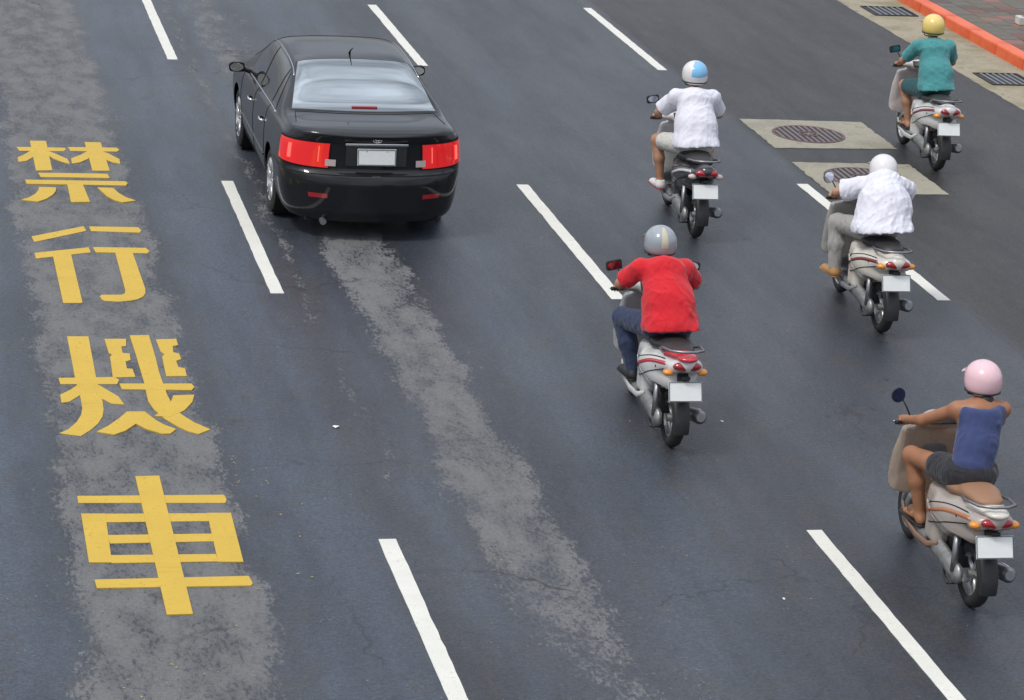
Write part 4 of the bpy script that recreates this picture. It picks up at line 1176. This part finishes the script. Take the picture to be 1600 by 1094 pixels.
def make_rider(loc, rz, label, group=None, lean=0., headz=0., skin=M_SKIN, shirt=None, sleeve=1, billow=0., trousers=None, leg='long', helmet=None, helmet2=None, visor=True,
               shoes=None, spread=0., hair='short', tank=False, female=False, lx=0., back=0., turn=0., seed=1, prange=(-.15, 2.1), tall=1.0, hem_y=0., footx=0., peak=True, seat_z=0.):
    root = tag(empty('person', loc, rz), label, 'person', group)
    g = 'riders on scooters'; root['group'] = g
    v3 = lambda *a: np.array(a, float)
    sw = .185 if not female else .165
    hip = v3(0, -.25, .875 + seat_z); mid = v3(0, -.205 + lean * .35, 1.06 + seat_z * .8); chest = v3(0, -.13 + lean * .8, 1.25 - lean * .12 + headz * .3)
    neck = v3(0, -.07 + lean * 1.1, 1.385 - lean * .25 + headz * .7); head = v3(.01 * turn, .005 + lean * 1.35, 1.525 - lean * .40 + headz)
    sh = [v3(s * sw, -.095 + lean * 1.0, 1.325 - lean * .22 + headz * .6) for s in (-1, 1)]
    el = [v3(s * (.285 + .03 * billow), .08 + lean * .5, 1.115 - lean * .10) for s in (-1, 1)]
    wr = [v3(s * .287, .255, 1.045) for s in (-1, 1)]
    hj = [v3(s * .095, -.22, .855 + seat_z) for s in (-1, 1)]
    for p_, w_ in ((mid, .3), (chest, .6), (neck, .9), (head, 1.), (sh[0], .7), (sh[1], .7), (el[0], .35), (el[1], .35)): p_[0] += lx * w_
    for p_, w_ in ((hip, 1), (mid, 1), (chest, .9), (neck, .8), (head, .8), (sh[0], .8), (sh[1], .8), (el[0], .4), (el[1], .4), (hj[0], .8), (hj[1], .8)): p_[1] -= back * w_
    kn = [v3(s * (.185 + spread), .195, .80 + .02 * (s > 0)) for s in (-1, 1)]
    an = [v3(s * (.135 + spread * .4 + footx), .10, .385) for s in (-1, 1)]
    toe = [v3(s * (.15 + spread * .5 + footx), .30, .335) for s in (-1, 1)]
    # ---------------- body, one continuous surface
    F = Field((-.46, -.52, .26), (.46, .62, 1.76), .0095)
    F.ell(hip + v3(0, .02, 0), (.165 if not female else .17, .135, .12), k=.05)
    F.cone(hip, mid, .135, .125, .06, flat=((0, 1, 0), .78)); F.cone(mid, chest, .13, .145, .06, flat=((0, 1, 0), .72))
    F.cone(chest, neck + v3(0, -.01, -.06), .14, .09, .06, flat=((0, 1, 0), .72))
    F.cone(sh[0], sh[1], .058, .058, .06); F.cone(neck + v3(0, 0, -.05), head + v3(0, -.02, -.05), .058, .054, .03)
    F.ell(head + v3(0, -.01, .02), (.077, .097, .105), k=.03); F.ell(head + v3(0, .035, -.045), (.055, .062, .065), k=.03)
    F.ell(head + v3(0, .098, -.01), (.014, .020, .024), k=.015); F.ell(head + v3(0, .085, -.055), (.026, .014, .012), k=.012)
    for s in (-1, 1):
        F.ell(head + v3(s * .078, -.005, 0), (.012, .022, .032), k=.01)
        F.ell(head + v3(s * .030, .088, .014), (.018, .012, .011), k=.008, cut=True)
        i = (s + 1) // 2
        F.cone(sh[i], el[i], .052, .040, .03); F.cone(el[i], wr[i], .041, .027, .02)
        F.cone(hj[i], kn[i], .090, .062, .05); F.cone(kn[i], (kn[i] + an[i]) / 2 + v3(0, -.015, .03), .060, .057, .03)
        F.cone((kn[i] + an[i]) / 2 + v3(0, -.015, .03), an[i], .056, .036, .03)
        F.cone(an[i] + v3(0, -.01, -.015), toe[i] + v3(0, 0, .0), .040, .032, .03, flat=((0, 0, 1), .8))
        F.ell(an[i] + v3(0, -.03, -.035), (.035, .04, .035), k=.02)
        # palm wrapped on the grip
        F.cone(wr[i], v3(s * .283, .295, 1.038), .030, .036, .02, flat=((0, 0, 1), .7))
    body = F.build('body', skin, root)
    # fingers: four on each hand curled over the grip and a thumb beneath, joined into the body mesh
    Fh = Field((-.37, .22, .94), (.37, .42, 1.10), .0045)
    for s in (-1, 1):
        for k in range(4):
            x = .247 + k * .0215; gy = .300 - (x - .25) * .26; L = (.0, .003, .002, -.004)[k]
            r = (.0100, .0105, .0100, .0088)[k]
            P = [(s * x, gy + .0, 1.045), (s * x, gy + .034 + L, 1.043), (s * x, gy + .042 + L, 1.014), (s * x, gy + .016, .990)]
            Fh.chain(P, [r * 1.08, r, r * .95, r * .85], .004)
        Fh.cone((s * .245, .275, 1.035), (s * .228, .298, 1.006), .0135, .0115, .008); Fh.cone((s * .228, .298, 1.006), (s * .236, .325, .992), .0115, .010, .004)
        Fh.cone((s * .25, .285, 1.040), (s * .318, .268, 1.038), .021, .018, .012, flat=((0, 0, 1), .7))
        Fh.cone(wr[(s + 1) // 2], (s * .283, .278, 1.040), .024, .022, .012)
    h = Fh.build('hands', skin)
    bme = body.data; n0 = len(bme.vertices)
    V = [tuple(v.co) for v in bme.vertices] + [tuple(v.co) for v in h.data.vertices]
    Fc = [tuple(p.vertices) for p in bme.polygons] + [tuple(i + n0 for i in p.vertices) for p in h.data.polygons]
    bpy.data.objects.remove(h); bpy.data.objects.remove(body)
    body = mesh('body', V, Fc, skin, root, True)
    # eyes
    for s in (-1, 1):
        MB().lathe([(-.008, 0), (-.003, .009), (.003, .009), (.007, 0)], 12, 'y', tuple(head + v3(s * .030, .082, .014))).build('eye', material_eye, body, True)
    MB().tube([head + v3(-.02, .098, -.058), head + v3(0, .1005, -.057), head + v3(.02, .098, -.058)], [.003, .005, .003], 8).build('lips', M_LIPS, body, True)
    # ---------------- shirt
    F = Field((-.54, -.76, .70), (.60, .36, 1.50), .0095)
    b = billow; o = .020
    if tank:
        F.cone(hip + v3(0, 0, .06), mid, .150, .140, .06, flat=((0, 1, 0), .82)); F.cone(mid, chest, .142, .150, .06, flat=((0, 1, 0), .80))
        F.cone(chest, neck + v3(0, -.015, -.07), .152, .125, .06, flat=((0, 1, 0), .84))
        F.cone(sh[0], sh[1], .080, .080, .07); F.plane(neck + v3(0, 0, -.0), (0, .0, 1))
        F.cone(neck + v3(0, -.03, -.045), neck + v3(0, -.03, .1), .066, .080, .01, cut=True)
        for s in (-1, 1):
            F.cone(sh[(s + 1) // 2] + v3(s * .045, .0, -.07), sh[(s + 1) // 2] + v3(s * .03, .0, .2), .082, .085, .01, cut=True)
            m_ = (sh[0] + sh[1]) / 2; xs_ = m_[0] + s * .092
            F.chain([(xs_ - s * .01, chest[1] - .105, chest[2] + .0), (xs_, m_[1] - .058, m_[2] + .015), (xs_, m_[1] - .01, m_[2] + .058), (xs_, m_[1] + .06, m_[2] + .02), (xs_, m_[1] + .09, m_[2] - .07)], [.026, .020, .018, .020, .024], .012)
        F.plane((0, 0, hip[2] - .015), (0, 0, -1)); F.folds(.006, 34, seed, (1, 1, .4))
    else:
        F.ell(hip + v3(0, -.02 - .05 * b, .03), (.185 + .05 * b, .160 + .07 * b, .15), k=.06)
        F.cone(hip + v3(0, -.01 - .05 * b, .06), mid + v3(0, -.04 * b, 0), .165 + .04 * b, .155 + .045 * b, .06, flat=((0, 1, 0), .86))
        F.cone(mid + v3(0, -.04 * b, 0), chest + v3(0, -.02 * b, 0), .155 + .045 * b, .162 + .02 * b, .06, flat=((0, 1, 0), .80))
        F.cone(chest, neck + v3(0, -.015, -.07), .160, .098, .06, flat=((0, 1, 0), .80))
        F.cone(sh[0], sh[1], .076, .076, .06)
        F.cone(neck + v3(0, -.01, -.06), neck + v3(0, .0, -.015), .075, .070, .03)
        for s in (-1, 1):
            i = (s + 1) // 2; e = sh[i] + (el[i] - sh[i]) * min(1, sleeve * .80)
            F.cone(sh[i], e, .072 + .012 * b, .064 + .022 * b, .035)
        # flapping hem
        if b > 0:
            F.cone(hip + v3(-.12, -.15 - .05 * b, -.03), hip + v3(.14, -.16 - .06 * b, -.03), .06, .065, .10)
            F.cone(mid + v3(-.07, -.08 - .05 * b, 0), mid + v3(.08, -.08 - .05 * b, 0), .09, .09, .10)
        F.plane((0, hip[1], hip[2] - .035), (.06, -.22, -1), .004)
        for s in (-1, 1):
            i = (s + 1) // 2; d = el[i] - sh[i]; e = sh[i] + d * min(1, sleeve * .80)
            if sleeve <= 1.01:
                # cuff cut square to the arm, only round the arm itself
                nd = _n(d); X, Y, Z = F.ax[0][:, None, None], F.ax[1][None, :, None], F.ax[2][None, None, :]
                pd = ((X - e[0]) * nd[0] + (Y - e[1]) * nd[1] + (Z - e[2]) * nd[2])
                near = (s * (X - lx * .7) > sw + .035) & (Z > .98)
                F.D = np.where(near, np.maximum(F.D, pd), F.D).astype(np.float32)
        if sleeve > 1.01:
            for s in (-1, 1):
                i = (s + 1) // 2; F.cone(sh[i] + (el[i] - sh[i]) * .8, el[i], .060, .054, .03)
                F.cone(el[i], el[i] + (wr[i] - el[i]) * min(1, sleeve - 1), .054, .042, .025)
        F.folds(.0085 + .003 * b, 27, seed, (1, 1, .5)); F.folds(.0022, 55, seed + 5, (1, 1, .3), 5)
        # neck opening
        F.cone(neck + v3(0, .012, -.035), neck + v3(0, .03, .09), .052, .075, .008, cut=True)
    F.build('shirt', shirt, root)
    # ---------------- trousers or shorts
    F = Field((-.42, -.50, .30), (.42, .36, 1.06), .010)
    F.ell(hip + v3(0, .0, -.01), (.182, .155, .125), k=.05)
    for s in (-1, 1):
        i = (s + 1) // 2
        if leg == 'long':
            F.cone(hj[i], kn[i], .112, .086, .05); F.cone(kn[i], (kn[i] + an[i]) / 2 + v3(0, -.015, .02), .086, .080, .03); F.cone((kn[i] + an[i]) / 2 + v3(0, -.015, .02), an[i] + v3(0, -.005, .02), .080, .060, .03)
        else:
            F.cone(hj[i], hj[i] + (kn[i] - hj[i]) * leg, .115, .095 if leg > .6 else .105, .05)
    F.folds(.006, 30, seed + 9, (1, 1, .7)); F.folds(.0022, 60, seed + 4, (.6, .6, 1), 5)
    if leg != 'long':
        for s in (-1, 1):
            i = (s + 1) // 2; F_e = hj[i] + (kn[i] - hj[i]) * leg; F.plane(F_e + v3(0, .03, 0), kn[i] - hj[i], .006) if s == 1 else None
    F.plane((0, 0, hip[2] + .10), (0, 0, 1))
    F.build('shorts' if leg != 'long' else 'trousers', trousers, root)
    # ---------------- shoes
    if shoes is not None:
        up_, sole, kind = shoes
        for s in (-1, 1):
            i = (s + 1) // 2; a, t = an[i], toe[i]
            lo = np.minimum(a, t) - .12; hi = np.maximum(a, t) + .12
            F = Field(lo, hi, .007)
            if kind == 'shoe':
                F.cone(a + v3(0, -.035, -.035), t + v3(0, .0, -.005), .052, .045, .03, flat=((0, 0, 1), .85)); F.cone(a + v3(0, -.02, -.01), a + v3(0, -.02, .03), .045, .045, .03)
                F.plane((0, 0, a[2] + .02), (0, 0, 1)); F.plane((0, 0, .316), (0, 0, -1))
                sh_o = F.build('shoe', up_, root)
            else:
                F.cone(a + v3(0, .10, -.03), a + v3(s * 0, .15, -.022), .044, .042, .02, flat=((0, 1, 0), .7)); F.plane((0, 0, .316), (0, 0, -1))
                sh_o = F.build('sandal', up_, root)
            F = Field(lo, hi, .007)
            F.cone(a + v3(0, -.04, -.06), t + v3(0, .02, -.018), .043, .050, .01); F.plane((0, 0, .328), (0, 0, 1), .003); F.plane((0, 0, .311), (0, 0, -1), .003)
            F.build('sole', sole, sh_o)
    # ---------------- hair and helmet
    F = Field(head - .19, head + .19, .007)
    F.ell(head + v3(0, -.018, .022), (.086, .100, .108), k=.01)
    if hair == 'long':
        F.cone(head + v3(0, -.07, -.05), neck + v3(0, -.075, -.02), .06, .05, .03); 
    F.cone(head + v3(0, -.05, -.05), head + v3(0, -.06, -.075), .055, .045, .03)
    F.box(head + v3(0, .10, -.02), (.2, .06, .2), .01, k=.01, cut=True)
    F.build('hair', M_HAIR, body)
    if helmet is not None:
        RH = rotz(turn * .4)
        c = head + v3(0, -.008, .035)
        F = Field(c - .20, c + .20, .0068)
        F.ell(c + v3(0, -.004, .0), (.131, .151, .130), k=.01)
        F.ell(c + v3(0, -.02, -.045), (.123, .125, .09), k=.03)
        F.ell(c, (.108, .126, .110), k=.004, cut=True)
        F.box(c + v3(0, .14, -.10), (.3, .11, .11), .03, k=.01, cut=True)
        F.plane(c + v3(0, 0, -.085), (0, .18, -1))
        F.D = np.maximum(F.D, -1)
        hm = F.build('helmet', helmet, root)
        # rolled rim
        rim = []
        for a in np.linspace(-2.25, 2.25, 30):
            rim.append(c + v3(.122 * math.sin(a), -.015 - .127 * math.cos(a) * (1 if abs(a) < 1.57 else .95), -.083 + .006 * math.cos(a)))
        MB().tube(rim, .007, 8).build('helmet_rim', M_BLACKPLASTIC, hm, True)
        if helmet2 is not None:
            V = []; Fc = []; n = 26; mm = 14
            # coloured shell panel on the back and right side
            for i in range(n + 1):
                for j in range(mm + 1):
                    th = prange[0] + (prange[1] - prange[0]) * i / n; ph = -.42 + 1.72 * j / mm
                    x = .1325 * math.cos(ph) * math.sin(th); y = -.1525 * math.cos(ph) * math.cos(th); z = .1315 * math.sin(ph)
                    V.append(c + v3(x, y - .004, z))
            for i in range(n):
                for j in range(mm):
                    a = i * (mm + 1) + j; Fc.append((a, a + 1, a + mm + 2, a + mm + 1))
            hp = mesh('helmet_panel', V, Fc, helmet2, hm, True)
            so_ = hp.modifiers.new('solid', 'SOLIDIFY'); so_.thickness = .002; so_.offset = 0
        if peak:
            V = []; Fc = []
            for i in range(13):
                a = -1.1 + 2.2 * i / 12
                for rr_, z in ((.0, .036), (.065, .018), (.065, .012), (.0, .030)):
                    e = math.cos(a) ** .5
                    V.append(c + v3((.118 + rr_ * .4) * math.sin(a), (.136 + rr_ * e) * math.cos(a), z))
            for i in range(12):
                for k in range(4):
                    l = (k + 1) % 4; Fc.append((i * 4 + k, i * 4 + l, i * 4 + 4 + l, i * 4 + 4 + k))
            mesh('helmet_peak', V, Fc, helmet, hm, True, 50)
        MB().tube([c + v3(-.112, .0, -.06), head + v3(-.078, .035, -.09), head + v3(0, .055, -.118), head + v3(.078, .035, -.09), c + v3(.112, .0, -.06)], .006, 6).build('chin_strap', M_BLACKPLASTIC, hm, True)
    return root
material_eye = material('eye', (.03, .02, .015), .2, coat=.6); M_LIPS = material('lips', (.36, .13, .10), .5)

# palette read from the photograph
P_WHITE = paint('pearl_white_panel', (.62, .61, .60)); P_SILVER = paint('silver_panel', (.42, .43, .43), .3); P_DARK = paint('charcoal_panel', (.035, .035, .038))
P_GREY = paint('light_grey_panel', (.38, .37, .34)); P_PINKWHITE = paint('rosy_white_panel', (.60, .54, .52)); P_CREAM = paint('cream_panel', (.66, .62, .54)); P_REDD = paint('dark_red_stripe', (.20, .015, .02))
P_ORANGE = paint('orange_stripe', (.45, .16, .06)); P_REDP = paint('red_panel', (.55, .03, .045)); P_SIDEW = paint('pale_side_trim', (.52, .53, .50)); P_SIDEG = paint('grey_side_trim', (.22, .22, .23))
H_WHITE = material('white_helmet', (.74, .72, .70), .2, coat=1); H_BLUE = material('sky_blue_helmet_panel', (.20, .50, .78), .2, coat=1)
H_SILVER = material('silver_grey_helmet', (.30, .34, .37), .22, coat=1); H_CREAM = material('cream_stripe', (.55, .50, .36), .3, coat=.5)
H_YELLOW = material('yellow_helmet', (.80, .60, .17), .25, coat=.8); H_PINK = material('pale_pink_helmet', (.80, .52, .56), .22, coat=1)
S_WHITE = fabric('white_cotton', (.72, .715, .78), .03); S_BLUEW = fabric('pale_blue_cotton', (.38, .47, .64), .03); S_RED = fabric('red_cotton', (.62, .020, .030)); S_TEAL = fabric('teal_cotton', (.07, .27, .275))
S_NAVY = fabric('navy_cotton', (.055, .075, .18)); S_DENIM = fabric('dark_blue_denim', (.035, .05, .10)); S_DARK = fabric('dark_cloth', (.03, .03, .035)); S_CREAMT = fabric('off_white_shorts', (.60, .59, .54)); S_GREYT = fabric('pale_grey_trousers', (.34, .33, .31)); S_DTEAL = fabric('dark_teal_shorts', (.02, .09, .10))
L_WHITE = material('white_shoe_leather', (.70, .68, .66), .5); L_RED = material('red_shoe_sole', (.45, .04, .05), .6); L_BROWN = material('brown_sandal', (.16, .08, .04), .6); L_BLACK = material('black_shoe', (.02, .02, .02), .5); L_TAN = material('tan_sandal', (.42, .22, .08), .6)

M_SMOKE = material('smoked_fly_screen', (.05, .055, .06), .1, coat=1)
M_REDP = material('red_tail_lens', (.45, .01, .02), .2, coat=.8)
P_CHAMP = paint('champagne_panel', (.40, .35, .31)); P_TAUPE = paint('taupe_panel', (.40, .31, .24)); P_BROWN = paint('brown_side_trim', (.22, .12, .07)); P_BAG = material('brown_paper_bag', (.30, .17, .09), .8)
def at(x, y, deg): return (x, y, 0), rad(deg)
RIDES = [
    (at(4.56, -7.28, -3), dict(label='dark scooter with a pale leg shield under the rider in the blue and white helmet', body=P_DARK, front=P_WHITE, seat=M_SEAT, trim=None, side=P_SIDEG, stripe=P_WHITE, cw=.95, tail=.02, taillamp=M_REDP),
     dict(label='rider in billowing white shirt, off-white shorts and blue and white helmet', lean=.04, lx=.02, shirt=S_WHITE, billow=1.15, trousers=S_CREAMT, leg=.72, helmet=H_WHITE, helmet2=H_BLUE, prange=(-.50, 2.2), shoes=(L_WHITE, L_RED, 'shoe'), spread=.095, footx=.06, seed=3)),
    (at(2.60, -13.36, -1), dict(label='silver and white scooter ridden by the red shirted rider', body=P_WHITE, front=P_SILVER, seat=M_SEAT, trim=None, side=P_SIDEW, stripe=P_REDP, cw=1.05, tail=.035, upper=P_REDP, spokes=3),
     dict(label='rider in bright red shirt and dark blue jeans with silver grey helmet', lean=.09, headz=-.06, lx=-.02, shirt=S_RED, billow=.9, trousers=S_DENIM, leg='long', helmet=H_SILVER, helmet2=H_CREAM, prange=(-.22, .22), shoes=(L_BLACK, L_BLACK, 'shoe'), spread=.075, seed=8, sleeve=1.0)),
    (at(5.42, -10.42, -2), dict(label='light grey scooter under the crouching white shirted rider', body=P_CREAM, front=P_GREY, seat=M_SEAT, trim=None, side=P_SIDEG, stripe=P_REDD, legw=.255, cw=1.12, round_mirror=True),
     dict(label='crouching rider in billowing white shirt and pale grey trousers, bent low', lean=.12, headz=-.17, lx=.13, shirt=S_WHITE, billow=2.1, trousers=S_GREYT, leg='long', helmet=H_WHITE, shoes=(L_TAN, L_TAN, 'shoe'), spread=.06, footx=.10, seed=14, peak=True)),
    (at(8.27, -4.38, -3), dict(label='rosy white scooter with dark red side stripe near the gutter, ridden in teal', body=P_WHITE, front=P_PINKWHITE, seat=M_SEAT, trim=None, side=P_SIDEW, stripe=P_REDD, legw=.245, cw=1.1, tail=.03, spokes=3),
     dict(label='rider in teal shirt and yellow helmet passing the gutter at the top right', lean=.03, shirt=S_TEAL, billow=.45, trousers=S_DTEAL, leg=.78, helmet=H_YELLOW, shoes=(L_BROWN, L_BLACK, 'sandal'), spread=.03, seed=21, sleeve=1.0)),
    (at(3.86, -16.58, -1), dict(label='pale grey scooter with orange side stripe at the right edge, under the tank top rider', body=P_CHAMP, front=P_TAUPE, seat=M_SEATTAN, trim=None, side=P_BROWN, stripe=P_ORANGE, legw=.24, cw=1.1, round_mirror=True, upper=P_CREAM, bag=P_BAG),
     dict(label='rider in navy tank top and dark shorts with bare legs and pale pink helmet', lean=-.02, headz=-.09, lx=.10, back=.10, skin=M_SKINDARK, shirt=S_NAVY, tank=True, trousers=S_DARK, leg=.34, helmet=H_PINK, shoes=(L_BROWN, L_BLACK, 'sandal'), spread=.05, female=True, hair='long', seed=30)),
]
for (loc, rz), sc_, pr in RIDES:
    make_scooter(loc, rz, **sc_)
    make_rider(loc, rz, **pr)
